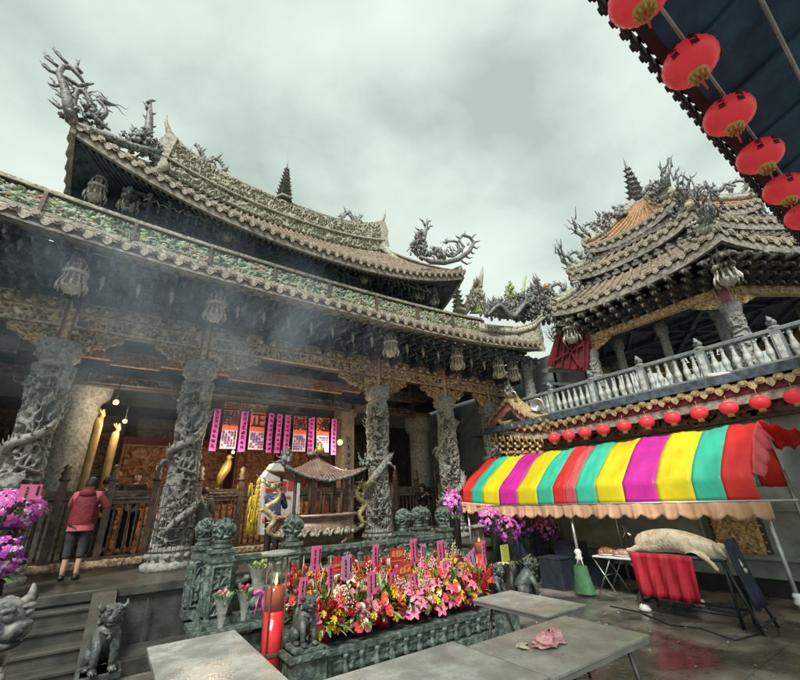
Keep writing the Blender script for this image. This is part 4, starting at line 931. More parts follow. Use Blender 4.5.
# torn hanging flap at the right end
q=MB(); P=[]
for i in range(24):
    s=.12+.5*i/23; x,z=tprof(2.36,s); P.append([(x+.02*math.sin(i),2.36-.14*t-.05*math.sin(i*1.3+t*3)*t,z+.04-(.34+.12*math.sin(i*1.1))*t*(.35+.65*abs(s-.12)*2)) for t in np.linspace(0,1,7)])
q.grid(np.array(P)); o=q.build('torn_flap',STR['p'],tent); sdm=o.modifiers.new('t','SOLIDIFY'); sdm.thickness=.005
q=MB(); P=[]
for i in range(16):
    t=i/15; P.append([(10.1+.5*s+.04*math.sin(i),2.3-1.0*t,3.2-.5*s*(1-t)-.55*t+.05*math.sin(i*2+s*3)) for s in np.linspace(0,1,8)])
q.grid(np.array(P)); o=q.build('torn_streamer',STR['r'],tent); sdm=o.modifiers.new('t','SOLIDIFY'); sdm.thickness=.005
q=MB()
for y in(2.38,6.0,9.45):
    q=MB(); q.tube([(8.95,y,0),(8.95,y,1.80)],.035,10); q.build('pole',STEEL,tent)
    q=MB(); q.tube([(10.85,y,0),(10.85,y,2.3)],.03,8); q.build('pole',STEEL,tent)
    q=MB(); q.tube([(tprof(y,s)[0]-0,y,tprof(y,s)[1]-.05) for s in np.linspace(.08,1,16)],.022,8); q.build('arch_rib',STEEL,tent)
q=MB(); q.tube([(8.85,1.9,1.79),(8.85,9.6,1.80)],.02,8); q.tube([(10.3,2.4,3.15),(10.3,9.5,3.15)],.02,8); q.build('purlin',STEEL,tent)
# ================================================================== HALL INTERIOR
q=MB(); q.box((12.9,12.5,3.6),(.2,8.6,5.6)); q.box((HX,16.85,6.0),(18.6,.18,.9)); q.box((-5.25,12.8,6.0),(.18,8,.9)); q.box((12.9,9.0,5.5),(.18,1.6,3.0)); part(q,'side_wall',GWALL)
q=MB(); q.box((HX+1,16.9,8),(18,.2,3)); part(q,'roof_filler',WOOD_L)
for x0,wd,mt in((-3.5,3.4,0),(.2,1.5,0),(5.6,3,0)): q=MB(); q.box((x0+wd/2,15.2,2.9),(wd,.12,3.9)); relief(q,(x0,15.1,1.2),(1,0,0),(0,0,1),(0,-1,0),wd,3.3,.09,600+int(x0*3),res=.04,fr=3.5,frame=.08); part(q,'carved_screen',WOOD_B)
altar=thing('altar','carved red and gold altar shrine at the back of the hall behind the burner','altar',(3.2,14,PZ))
q=MB(); q.box((3.2,14.2,1.55),(6.2,1.0,1.2)); relief(q,(.1,13.68,1.0),(1,0,0),(0,0,1),(0,-1,0),6.2,1.1,.08,610,res=.03,fr=5); q.build('altar_base',[WOOD_O],altar)
q=MB()
for i,x in enumerate((.6,2.2,3.8,5.4)):
    q.box((x,14.5,3.0),(1.3,.3,1.8)); relief(q,(x-.6,14.32,2.15),(1,0,0),(0,0,1),(0,-1,0),1.2,1.7,.10,620+i,res=.03,fr=4)
q.build('gilded_niche',mat('altar_gold',(.42,.20,.08),(.12,.05,.03),10,.45,.4,40,c3=(.26,.11,.05)),altar)
q=MB(); q.box((3.2,14.9,3.0),(6.6,.1,2.4)); q.build('crimson_backing',REDB,altar)
for i in range(9):
    q=MB(); x=.7+i*.62; q.lathe([(.10,0),(.13,.1),(.11,.3),(.07,.42),(.08,.48),(.06,.6),(.01,.66)],(x,13.7,2.15),9); q.build('figurine',GOLD,altar)
def bulb(p,r,en,lab,col=(1,.80,.55)):
    t=thing('temple_lamp',lab,'lamp',tuple(p)); q=MB(); q.ball(tuple(p),r,seg=12,rings=8); q.build('bulb',mat('lamp_glow',(1,.7,.2),(1,.7,.2),2,.5,emit=(1,.60,.12),estr=1.6),t)
    q=MB(); q.tube([Vector(p)+Vector((0,0,r)),Vector(p)+Vector((0,0,r+.5))],.012,6); q.build('cord',BLACK,t)
    l=bpy.data.lights.new('lamp_light','POINT'); l.energy=en*.16; l.color=col; l.shadow_soft_size=.1; o=bpy.data.objects.new('lamp_light',l); COL.objects.link(o); o.parent=t; o.location=(0,-.05,-r-.05)
bulb(aty(116,402,11.2),.06,130,'upper glowing yellow lamp between the two left columns')
bulb(aty(125,421,11.6),.05,150,'lower glowing yellow lamp between the two left columns')
bulb(aty(340,442,10.9),.08,330,'glowing yellow lamp right of the paper banners')
bulb(aty(233,452,10.7),.04,300,'small warm lamp hanging just below the left paper banners')
bulb(aty(300,475,13.0),.07,50,'small warm lamp over the altar behind the incense burner',(1,.55,.25))
# two tall yellow candle columns
for i,(a,b,fl,lb) in enumerate((((100,418),(78,500),(105,411),'tall yellow candle column, left of the pair, topped by a gilded flame'),((116,432),(101,490),(115,429),'tall yellow candle column, right of the pair, topped by a gilded flame'))):
    Y=11.5+.3*i; A=aty(*a,Y); z=A.z; t=thing('candle_column',lb,'candle',(A.x,Y,PZ),0,'giant candles'); q=MB(); q.lathe([(.07,1.2),(.08,1.3),(.09,z-PZ-.15),(.07,z-PZ)],(A.x,Y,PZ),14); q.build('shaft',mat('candle_yellow',(.36,.24,.08),(.22,.14,.05),6,.45),t)
    q=MB(); q.lathe([(.2,0),(.2,.1),(.08,.2),(.06,1.2),(.14,1.25)],(A.x,Y,PZ),12); q.build('stand',WOOD_D,t)
    q=MB()
    for k in range(7): flame(q,(A.x,Y,z),(math.cos(k*.9)*.35,math.sin(k*.9)*.35,1),(1,0,0),.22,.035)
    q.build('gilded_flame',GOLD,t)
# hanging paper banners -----------------------------------------------------
GB='paper banners hanging in a row inside the hall'
zp=lambda x,y:(190+x/4.535,390+y/4.535)
BY=11.5; ztop=aty(277,414,BY).z
chars={ (155,225):'醮',(278,345):'正',(472,530):'誠',(577,632):'通'}
def textmesh(s,size):
    c=bpy.data.curves.new('t','FONT'); c.body=s; c.size=size; c.extrude=.002; c.align_x='CENTER'; c.align_y='CENTER'; c.resolution_u=3; c.offset=size*.012
    o=bpy.data.objects.new('t',c); COL.objects.link(o); dg=bpy.context.evaluated_depsgraph_get(); me=bpy.data.meshes.new_from_object(o.evaluated_get(dg)); bpy.data.objects.remove(o); bpy.data.curves.remove(c); return me
rod=thing('banner_rod','thin dark rod carrying the paper banners across the hall','rod',(3.5,BY,ztop)); q=MB(); q.tube([(1.6,BY+.02,ztop+.03),(5.6,BY+.02,ztop-.02)],.015,6); q.build('rod',BLACK,rod)
for i,(x0,x1,xb,nar) in enumerate(((110,140,68,1),(155,225,122,0),(235,265,200,1),(278,345,256,0),(357,383,332,1),(395,420,370,1),(432,458,408,1),(472,530,461,0),(540,565,532,1),(577,632,575,0),(643,665,640,1))):
    a=aty(*zp(x0,100+i*4),BY); b=aty(*zp(x1,100+i*4),BY); wd=(b.x-a.x)*1.0; cx_=(a.x+b.x)/2; ht=1.12 if nar else 1.05
    if nar:
        lb=f'narrow purple paper strip, {["leftmost","between first and second vermilion sheets","just right of the second vermilion sheet","middle of three strips together","rightmost of three strips together","between third and fourth vermilion sheets","rightmost"][[0,2,4,5,6,8,10].index(i)]} in the banner row'
    else: lb=f'vermilion and lilac paper sheet, {["leftmost","second from left","third from left","rightmost"][[1,3,7,9].index(i)]}, bearing the character {chars[(x0,x1)]}'
    t=thing('paper_strip' if nar else 'paper_sheet',lb,'banner',(cx_,BY,ztop),R_(random.uniform(-3,3)),GB)
    q=MB(); n=9
    def sheet(mb,w_,za,zb,m=0,y=0):
        mb.grid(np.array([[( (u-.5)*w_,y+.02*math.sin(u*3+i)+.015*math.sin(zz*4+i),zz) for zz in np.linspace(za,zb,n)] for u in np.linspace(0,1,5)]),m)
    if nar:
        sheet(q,wd,0,-ht); q.build('paper',PURP,t,local=True); q=MB()
        for k in range(8): glyph(q,(-wd*.28,-.035,-.14-k*.13),(1,0,0),(0,0,1),(0,-1,0),wd*.56,800+i*10+k,lw=.14)
        q.build('brush_writing',INK,t,local=True)
    else:
        sheet(q,wd,0,-.55); q.build('red_paper',ORNG,t,local=True); q=MB(); sheet(q,wd*.98,-.55,-ht); 
        q.build('lilac_paper',PWHITE,t,local=True)
        q=MB()
        for r_ in range(6):
            for c_ in range(5):
                if (r_*7+c_*3+i)%5<4: glyph(q,(-wd*.45+c_*wd*.18,-.032,-.66-r_*.07),(1,0,0),(0,0,1),(0,-1,0),wd*.16,900+i*40+r_*5+c_,lw=.2)
        q.build('printed_figures',mat('violet_ink',(.24,.08,.28),(.18,.05,.22),8,.6),t,local=True)
        me=textmesh(chars[(x0,x1)],.44); me.transform(Matrix.Rotation(R_(90),4,'X')); me.materials.append(INK); o=bpy.data.objects.new('brush_character',me); COL.objects.link(o); o.parent=t; o.location=(0,-.045,-.27)
# wooden fence in front of the hall ------------------------------------------------
def fence(x0,x1,y,npan,lab):
    t=thing('wooden_fence',lab,'fence',((x0+x1)/2,y,PZ)); st=(x1-x0)/npan
    q=MB(); q.box(((x0+x1)/2,y,PZ+.13),(x1-x0,.16,.26)); relief(q,(x0,y-.085,PZ+.05),(1,0,0),(0,0,1),(0,-1,0),x1-x0,.17,.04,650,res=.025,fr=9,m=1); q.build('carved_sill',[WOOD_B,WOOD_S],t)
    q=MB(); q.box(((x0+x1)/2,y,PZ+1.28),(x1-x0,.08,.07)); q.box(((x0+x1)/2,y,PZ+1.48),(x1-x0,.08,.07)); relief(q,(x0,y-.03,PZ+1.31),(1,0,0),(0,0,1),(0,-1,0),x1-x0,.14,.03,655,res=.02,fr=12); q.build('carved_rail',WOOD_B,t)
    for k in range(npan+1):
        q=MB(); x=x0+k*st; q.box((x,y,PZ+.85),(.13,.13,1.7)); q.lathe([(.07,1.7),(.11,1.74),(.06,1.8),(.10,1.86),(.05,1.93),(.08,1.98),(.02,2.05)],(x,y,PZ),8); q.build('post',WOOD_B,t)
        if k<npan:
            q=MB(); n=max(3,int(st/.13))
            for j in range(1,n): q.lathe([(.02,.26),(.022,.4)]+[(.03 if z%2 else .018,.42+z*.07) for z in range(12)]+[(.02,1.26)],(x+j*st/n,y,PZ),7)
            q.build('spindle_panel',WOOD_D,t)
fence(-4.2,.75,10.9,6,'brown wooden spindle fence with carved rails behind the woman in the red vest')
fence(1.65,5.6,11.0,4,'brown wooden spindle fence behind the incense burner')
fence(6.7,11,11.3,5,'brown wooden spindle fence between the right hand columns')
# gold bird statue
p=aty(215,505,11.6); st_=thing('gilded_bird','slender gilded crane statue leaning beside the fence under the banners','statue',tuple(p))
q=MB(); T=lambda pts:[aty(200+x/5.667*1.0,440+y,11.6) for x,y in pts]
z6=lambda x,y:aty(180+x/2.833,440+y/2.833,11.6)
q.tube([z6(105,135),z6(115,105),z6(130,80),z6(138,62),z6(140,50)],[.03,.11,.13,.09,.04],10); q.ball(tuple(z6(140,48)),.075,seg=9,rings=7); q.tube([z6(140,48),z6(152,50)],[.04,.008],6); q.tube([z6(130,75),z6(118,95),z6(108,128)],[.06,.07,.01],7)
q.build('body',GOLD,st_)
# ================================================================== STONE BALUSTRADE AROUND THE FORECOURT
bal=thing('stone_balustrade','dark green carved stone balustrade with pierced ball finials around the forecourt','balustrade',(3.5,7.3,0))
FY=7.3; zr=1.31
def ballmesh(r,seed):
    q=MB(); U,Vv=np.meshgrid(np.linspace(0,1,96,endpoint=False),np.linspace(.02,.98,60),indexing='ij'); th=Vv*np.pi; rr=r*(.66+.36*net(U*8,Vv*4.5,seed,8,k=3.4)); A=U*6.283
    q.grid(np.stack([rr*np.sin(th)*np.cos(A),rr*np.sin(th)*np.sin(A),rr*np.cos(th)],-1),0,True,cu=True); return q
BMs=[ballmesh(.19,s).mesh('ball_finial',GREENST) for s in(700,705)]
def bpost(x,y,zb,w=.26,i=0,top=zr+.08):
    q=MB(); q.box((x,y,(zb+top)/2),(w,w,top-zb)); q.box((x,y,top+.02),(w+.06,w+.06,.05)); q.box((x,y,top-.12),(w+.03,w+.03,.03)); q.lathe([(w*.42,0),(w*.5,.04),(w*.34,.09),(w*.55,.13)],(x,y,top+.04),14)
    q.box((x,y,zb+.06),(w+.08,w+.08,.12))
    for (o,ux,n) in (((x-w/2+.02,y-w/2-.005,zb+.15),(1,0,0),(0,-1,0)),((x+w/2+.005,y-w/2+.02,zb+.15),(0,1,0),(1,0,0)),((x-w/2-.005,y+w/2-.02,zb+.15),(0,-1,0),(-1,0,0))): relief(q,o,ux,(0,0,1),n,w-.04,top-zb-.32,.045,710+i,res=.012,fr=9)
    q.build('carved_post',GREENST,bal)
    o=bpy.data.objects.new('ball_finial',BMs[i%2]); COL.objects.link(o); o.parent=bal; o.location=Vector((x,y,top+.30))-wloc(bal)
def turtle(mb,p,s,seed):
    p=Vector(p); mb.ball(tuple(p+Vector((0,0,.09*s))),(.16*s,.12*s,.08*s),seg=12,rings=8); mb.ball(tuple(p+Vector((.19*s,-.02,.12*s))),(.06*s,.05*s,.05*s)); mb.tube([p+Vector((.1*s,0,.07*s)),p+Vector((.18*s,-.02,.12*s))],.04*s,6)
    for sx in(-1,1):
        for sy in(-1,1): mb.tube([p+Vector((.09*s*sx,.07*s*sy,.08*s)),p+Vector((.13*s*sx,.11*s*sy,.0))],[.04*s,.03*s],6)
def gourd(mb,p,h):
    mb.lathe([(.05,0),(.09,.03),(.05,.08),(.085,.2*h/.42),(.095,.24*h/.42),(.04,.3*h/.42),(.06,.34*h/.42),(.09,.38*h/.42),(.07,h)],tuple(p),10)
def rail(a,b,zb,n,i):
    a=Vector(a);b=Vector(b); q=MB(); q.bar(a+Vector((0,0,zr-.03)),b+Vector((0,0,zr-.03)),.17,.09); q.bar(a+Vector((0,0,zr-.1)),b+Vector((0,0,zr-.1)),.11,.05); q.build('top_rail',GREENST,bal,bevel=.012)
    zm=zb+.38; q=MB(); q.bar(a+Vector((0,0,zm)),b+Vector((0,0,zm)),.13,.08); q.bar(a+Vector((0,0,zb+.06)),b+Vector((0,0,zb+.06)),.2,.12); q.build('lower_rail',GREENST,bal,bevel=.01)
    for k in range(n):
        p=a.lerp(b,(k+.5)/n); q=MB()
        if k%2: gourd(q,(p.x,p.y,zm+.04),zr-.16-zm)
        else: turtle(q,(p.x,p.y,zm+.04),1.15,k); gourd(q,(p.x,p.y,zm+.2),zr-.32-zm+.06)
        q.build('carved_baluster',GREENST,bal)
        q=MB(); q.ball((p.x,p.y,zb+.22),(.09,.07,.11),jit=.4,seed=k); q.build('carved_baluster',GREENST,bal)
ZQ=.42
fx=lambda px,py:aty(px,py,FY).x
X0=1.56;X1=fx(289,545)+.05;X2=fx(404,535);X3=fx(444,534)
q=MB(); q.box(((X0+X3)/2,7.48,ZQ/2-.04),(X3-X0+.5,.84,ZQ-.08)); q.box(((X0+X3)/2,7.38,ZQ-.038),(X3-X0+.62,.8,.084)); q.build('kerb_stone',GREENST,bal,bevel=.01)
bpost(X0,FY,ZQ,.33,0); bpost(X0-.12,8.15,ZQ,.3,1); bpost(X1,FY,ZQ,.24,2); bpost(X2,FY,ZQ,.24,3); bpost(X3,FY,ZQ,.26,4); bpost(X3+.05,8.3,PZ-.3,.26,5); bpost(6.35,8.3,PZ-.3,.24,6)
rail((X0,FY,0),(X1,FY,0),ZQ,3,0); rail((X1,FY,0),(X2,FY,0),ZQ,8,1); rail((X2,FY,0),(X3,FY,0),ZQ,4,2); rail((X0-.05,FY,0),(X0-.12,8.15,0),ZQ,1,3); rail((X3,FY,0),(X3+.05,8.3,0),ZQ,2,4)
rail((6.35,8.3,0),(X3+.05,8.3,0),PZ-.32,4,5)
# ================================================================== INCENSE BURNER
bx,by=3.72,8.75
burn=thing('incense_burner','bronze pink incense burner with gilded dragon handles and a curved ribbed canopy roof','incense burner',(bx,by,PZ-.4))
BRZ=mat('burner_bronze',(.50,.34,.26),(.26,.17,.13),6,.4,.3,30,metal=.35)
q=MB(); zr0=1.78
q.lathe([(.45,-.78),(.55,-.72),(.42,-.6),(.6,-.5),(.8,-.36),(.86,-.2),(.80,-.08),(.76,-.02),(.92,.0),(.93,.05),(.86,.06),(.82,-.05),(.78,-.12)],(bx,by,zr0),40); q.build('bowl',BRZ,burn)
q=MB()
for k in range(14): a=2*math.pi*k/14; 
for k in range(10):
    a=R_(195+k*16.5); c,s_=math.cos(a),math.sin(a); dragon(q,[(bx+.86*math.cos(a+dz),by+.86*math.sin(a+dz),zr0-.27+.07*math.sin(dz*40)) for dz in np.linspace(0,.22,5)],.028,head=False)
    q.ball((bx+.86*c,by+.86*s_,zr0-.3),(.06,.06,.05),jit=.4,seed=k)
q.build('relief_ornament',ORN_C,burn)
GD=mat('gilt_dragon',(.66,.56,.32),(.30,.24,.12),10,.4,.3,30,metal=.2)
for sg in(-1,1):
    q=MB(); x=bx+sg*.95; dragon(q,[(x-sg*.15,by-.15,zr0-.35),(x+sg*.12,by-.2,zr0-.22),(x+sg*.02,by-.22,zr0),(x+sg*.2,by-.2,zr0+.2),(x-sg*.02,by-.22,zr0+.36),(x-sg*.04,by-.22,zr0+.52),(x+sg*.12,by-.25,zr0+.6)],.06,m=0); 
    for k in range(4): flame(q,(x,by-.2,zr0+.3+k*.08),(sg*(k%2*2-1),0,.7),(0,0,1),.18,.025)
    q.build('dragon_handle',GD,burn)
q=MB()
for sx in(-.66,.66):
    for sy in(-.45,.45): q=MB(); q.lathe([(.05,0),(.035,.1),(.035,.75),(.05,.82)],(bx+sx,by+sy,zr0+.03),10); q.build('canopy_post',WOOD_D,burn)
for sx in(-.35,-.1,.15,.38): q=MB(); q.lathe([(.03,0),(.022,.3),(.035,.4),(.022,.5),(.03,.8)],(bx+sx,by-.5,zr0+.03),8); q.build('canopy_post',WOOD_D,burn)
q=MB()   # canopy: two flared sides with ribs
rw=.98; zc=zr0+.80; apx=zr0+1.28
def cpt(u,v):   # u across -1..1, v 0 eave front..1 apex line
    x=u*rw; y=-.62*(1-v); zz=zc+.20*abs(u)**2.2*(1-v)*1.0+(apx-zc)*(v**1.3)*(1-.75*abs(u)**1.0)-.10*(1-abs(u))*(1-v)+ .0
    return (bx+x*(1-.25*v),by+y,zz-.06*math.sin(abs(u)*math.pi)*v)
for sy in(1,-1):
    P=np.array([[cpt(u,v) for v in np.linspace(0,1,9)] for u in np.linspace(-1,1,41)]); P[...,1]=by+(P[...,1]-by)*sy; q.grid(P)
    for k in range(27):
        u=-1+2*k/26; pts=[Vector(cpt(u,v)) for v in np.linspace(0,1,7)]; q.tube([(p.x,by+(p.y-by)*sy,p.z+.012) for p in pts],.022,5)
o=q.build('canopy_roof',mat('burner_roof',(.40,.27,.22),(.20,.13,.11),8,.4,.3,30,metal=.2),burn)
for sg in(-1,1):
    q=MB(); e=Vector(cpt(sg,0)); q.tube([Vector(cpt(sg*t,0)) for t in np.linspace(0,1,8)],.035,6); 
    for k in range(4): flame(q,e+Vector((0,0,.02*k)),(sg*(1-.3*k),-.1,.3+.4*k),(0,0,1),.28,.04)
    cluster(q,(e.x-sg*.05,e.y,e.z),.14,.15,.28,14,4+sg,s=.05); q.build('canopy_corner_ornament',ORN,burn)
q=MB(); q.tube([(bx-.25,by-.05,apx+.03),(bx,by-.05,apx+.06),(bx+.25,by-.05,apx+.03)],.05,8); q.build('canopy_ridge',ORN,burn)
q=MB(); q.lathe([(.06,0),(.12,.05),(.10,.12),(.05,.16),(.07,.2),(.01,.26)],(bx,by-.1,apx+.04),14); q.build('gilded_finial',GOLD,burn)
q=MB()
for k in range(46):
    a=random.uniform(0,6.28); r_=random.uniform(0,.6); x=bx+r_*math.cos(a); y=by+r_*math.sin(a)*.8; q.tube([(x,y,zr0-.1),(x+random.uniform(-.06,.06),y,zr0+random.uniform(.35,.6))],.006,4)
tag(q.build('incense_sticks',mat('incense',(.45,.15,.10),(.3,.1,.07),6,.7)),'sticks of incense standing in the ash of the burner','incense',kind='stuff')
# paper offering house, tassel
ph=aty(280,520,10.2); pt=thing('paper_house','white paper offering house with red printed figures behind the incense burner','paper house',(ph.x,10.2,PZ))
z7=lambda x,y,Y=10.2:aty(240+x/4.857,420+y/4.857,Y)
q=MB(); q.poly([z7(85,555),z7(100,285),z7(158,210),z7(225,225),z7(275,290),z7(268,560)],(0,1,0),.5); q.build('walls',WHITE,pt)
q=MB(); 
for (a,b) in (((128,298),(172,350)),((185,296),(225,345)),((235,296),(268,340))):
    A=z7(a[0],a[1],9.93);Bq=z7(b[0],b[1],9.93); q.box(((A.x+Bq.x)/2,9.935,(A.z+Bq.z)/2),(abs(Bq.x-A.x),.012,abs(A.z-Bq.z)))
A=z7(120,400,9.93); q.box((A.x+.15,9.93,A.z),(.14,.01,.9)); q.build('red_print',REDC,pt)
q=MB(); 
for k in range(6): A=z7(125+k*22,372,9.93); q.box((A.x,9.93,A.z),(.09,.012,.05)); q.box((A.x,9.93,A.z-.5-.12*(k%3)),(.09,.012,.06))
q.build('orange_trim',ORNG,pt)
ts=thing('yellow_tassel','long bright yellow tassel hanging beside the white paper house','tassel',tuple(z7(85,290,10.0)))
q=MB(); YEL=mat('tassel_yellow',(.80,.62,.05),(.66,.48,.03),8,.6)
for k in range(9):
    A=z7(92-4*k*.9,300+24*k,9.95); q.ball(tuple(A),(.05+.006*k,.05,.075),jit=.4,seed=k)
for k in range(26):
    A=z7(92-k*1.8,random.uniform(300,460),9.93-.05*random.random()); q.tube([A,A+Vector((random.uniform(-.05,.02),0,-random.uniform(.25,.5)))],.012,5)
for k in range(18):
    A=z7(42+k*2.6,455,9.95); q.tube([A,A+Vector((random.uniform(-.02,.02),0,-.42))],.013,5)
A=z7(80,440,9.95);Bq=z7(150,432,9.95); q.tube([A,Bq],.03,6); q.build('cords',YEL,ts)
# ================================================================== PEOPLE
def skin(vs,es,rs,sub=1):
    me=bpy.data.meshes.new('sk'); me.from_pydata(vs,es,[]); o=bpy.data.objects.new('sk',me); COL.objects.link(o)
    m=o.modifiers.new('s','SKIN'); 
    for i,r in enumerate(rs): me.skin_vertices[0].data[i].radius=(r if hasattr(r,'__len__') else (r,r))
    me.skin_vertices[0].data[0].use_root=True; o.modifiers.new('u','SUBSURF').levels=sub+1
    dg=bpy.context.evaluated_depsgraph_get(); e=bpy.data.meshes.new_from_object(o.evaluated_get(dg))
    V=[tuple(v.co) for v in e.vertices]; F=[tuple(p.vertices) for p in e.polygons]; bpy.data.objects.remove(o); bpy.data.meshes.remove(me); return V,F
def person(lab,loc,rz,H,top,trs,hairc=None,hat=None,arms=((-.2,.12,1.12,-.12,.32,1.2),(.2,.12,1.12,.12,.32,1.2)),shoes=BLACK,vest=None,trlen=.12,jacket_r=1.0,lean=0):
    t=thing('person',lab,'person',loc,rz); k=H/1.68
    def P(x,y,z): return (x*k,(y+lean*max(0,z-.95))*k,z*k)
    J=[P(0,0,.95),P(0,0,1.12),P(0,0,1.30),P(0,-.01,1.43),P(0,.0,1.50)]; E=[(0,1),(1,2),(2,3),(3,4)]; Rr=[(.15,.11),(.13,.10),(.16,.11),(.07,.07),(.055,.055)]
    for s in(-1,1):
        ex,ey,ez,wx,wy,wz=arms[0 if s<0 else 1]; i=len(J)
        J+= [P(s*.17,0,1.40),P(ex*1.15,ey,ez),P(wx,wy,wz)]; E+=[(2,i),(i,i+1),(i+1,i+2)]; Rr+=[.06,.045,.03]
        i=len(J); J+=[P(s*.09,0,.88),P(s*.10,.02,.50),P(s*.10,-.01,.10),P(s*.11,.12,.035)]; E+=[(0,i),(i,i+1),(i+1,i+2),(i+2,i+3)]; Rr+=[.095,.06,.04,.035]
    Rr=[(tuple(a*k for a in r) if hasattr(r,'__len__') else r*k) for r in Rr]
    V,F=skin(J,E,Rr); q=MB(); q.add(V,F,0,True)
    hc=Vector(P(0,.02,1.60)); q.ball(tuple(hc),(.078*k,.095*k,.115*k),seg=14,rings=10); q.ball(tuple(hc+Vector((0,.095,-.01))*k),.016*k); q.ball(tuple(hc+Vector((0,.075,-.065))*k),(.03*k,.012*k,.01*k))
    for s in(-1,1):
        q.ball(tuple(hc+Vector((.08*s,0,0))*k),(.012*k,.02*k,.03*k)); q.ball(tuple(hc+Vector((.03*s,.085,.015))*k),.011*k,m=1)
        ex,ey,ez,wx,wy,wz=arms[0 if s<0 else 1]; w_=Vector(P(wx,wy,wz)); d=(w_-Vector(P(ex,ey,ez))).normalized(); sd=d.cross(Vector((0,0,1))).normalized()
        q.ball(tuple(w_+d*.045*k),(.035*k,.04*k,.025*k))
        for f_ in range(4): b=w_+d*.07*k+sd*(f_-1.5)*.017*k; q.tube([b,b+d*.035*k,b+d*.06*k-Vector((0,0,.02*k))],[.009*k,.008*k,.006*k],5)
        b=w_+d*.03*k+sd*.035*k*s; q.tube([b,b+d*.03*k+sd*.025*k*s],[.011*k,.008*k],5)
    q.build('body',[SKIN,HAIR],t,local=True)
    # shirt with sleeves
    i0=[(P(0,0,.84)),P(0,0,1.12),P(0,0,1.31),P(0,0,1.43)]; E=[(0,1),(1,2),(2,3)]; Rr=[(.175,.125),(.15,.115),(.185,.125),(.085,.08)]
    for s in(-1,1):
        ex,ey,ez,wx,wy,wz=arms[0 if s<0 else 1]; i=len(i0); a=Vector(P(ex*1.15,ey,ez)); b=Vector(P(wx,wy,wz)); i0+=[P(s*.185,0,1.395),tuple(a),tuple(a.lerp(b,.8))]; E+=[(2,i),(i,i+1),(i+1,i+2)]; Rr+=[.078,.064,.05]
    Rr=[(tuple(a*k*jacket_r for a in r) if hasattr(r,'__len__') else r*k*jacket_r) for r in Rr]
    V,F=skin(i0,E,Rr); q=MB(); q.add(V,F,0,True); q.build('jacket',top,t,local=True)
    if vest:
        q=MB(); V=[]
        for z,rx,ry,yo in((.90,.205,.165,0),(.97,.205,.165,0),(1.05,.205,.165,0),(1.2,.195,.16,0),(1.33,.205,.155,0),(1.41,.17,.13,0),(1.46,.10,.10,-.0)): V.append([P(rx*math.cos(a)*(1+.03*math.sin(6*a)),ry*math.sin(a),z) for a in np.linspace(0,2*math.pi,28,endpoint=False)])
        q.grid(np.array(V),0,True,cv=True); h=Vector(P(0,-.10,1.43)); q.ball(tuple(h),(.13*k,.07*k,.09*k),seg=14,rings=9); q.build('hooded_vest',vest,t,local=True); q=MB(); q.grid(np.array([[P(rx*math.cos(a),rx*.78*math.sin(a),z) for a in np.linspace(0,2*math.pi,24,endpoint=False)] for z,rx in((.95,.195),(.86,.198),(.79,.205))]),0,True,cv=True); q.build('shirt_hem',top,t,local=True)
    J=[P(0,0,.97)];E=[];Rr=[(.16,.12)]
    for s in(-1,1):
        i=len(J); J+=[P(s*.10,0,.84),P(s*.10,.02,.50),P(s*.10,-.005,max(trlen,.1))]; E+=[(0,i),(i,i+1),(i+1,i+2)]; Rr+=[.11,.082,.07]
    Rr=[(tuple(a*k for a in r) if hasattr(r,'__len__') else r*k) for r in Rr]
    V,F=skin(J,E,Rr); q=MB(); q.add(V,F,0,True); q.build('trousers',trs,t,local=True)
    for s in(-1,1): q=MB(); q.tube([P(s*.10,-.05,.035),P(s*.105,.04,.045),P(s*.11,.14,.03)],[.04*k,.045*k,.033*k],10); q.build('shoe',shoes,t,local=True)
    if hat: q=MB(); q.ball(tuple(hc+Vector((0,0,.05*k))),(.10*k,.11*k,.085*k),seg=16,rings=10); q.tube([hc+Vector((0,.05,.03))*k,hc+Vector((0,.17,.02))*k],[.07*k,.05*k],8); q.build('cap',hat,t,local=True)
    else:
        q=MB(); U,Vv=np.meshgrid(np.linspace(0,1,24,endpoint=False),np.linspace(0.0,.62,12),indexing='ij'); th=Vv*math.pi; A=U*6.283
        rr=1.0+.05*np.sin(A*9); fr=np.where(np.sin(A)>.3,.62,1.0); th=th*fr
        q.grid(np.stack([hc.x+.092*k*np.sin(th)*np.cos(A)*rr,hc.y+.108*k*np.sin(th)*np.sin(A)*rr-.008,hc.z+.128*k*np.cos(th)],-1),0,True,cu=True); q.build('hair',hairc or HAIR,t,local=True)
    return t
DGREY=mat('charcoal_cloth',(.045,.045,.05),(.025,.025,.03),6,.8,.9,9); DENIM=mat('denim',(.12,.16,.22),(.08,.11,.16),10,.8); BLK=mat('black_cloth',(.015,.016,.02),(.01,.01,.012),6,.8,.9,9)
p=onz_=atz(68,579,PZ); 
person('woman from behind in red hooded vest, pink shirt and dark cropped trousers',(p.x,9.9,PZ),R_(-12),1.68,mat('pink_shirt',(.55,.12,.14),(.44,.09,.11),6,.8,.9,12),DGREY,vest=mat('red_vest',(.21,.018,.03),(.12,.01,.018),7,.75,.9,12),trlen=.32,arms=((-.24,.16,1.2,-.12,.40,1.22),(.26,.16,1.18,.14,.38,1.2)),jacket_r=1.03)
p=aty(428,530,11.0); person('person in black jacket and cap raising both hands near the right columns',(p.x,11.2,PZ),R_(168),1.56,BLK,DENIM,hat=BLK,arms=((-.26,.14,1.2,-.08,.26,1.36),(.22,.14,1.18,.06,.22,1.3)),jacket_r=1.08)
p=aty(112,500,12.0); person('person in an orange cap standing behind the wooden fence',(p.x,12.0,PZ+.22),R_(120),1.72,BLK,BLK,hat=mat('orange_cap',(.60,.26,.05),(.45,.18,.03),6,.7))
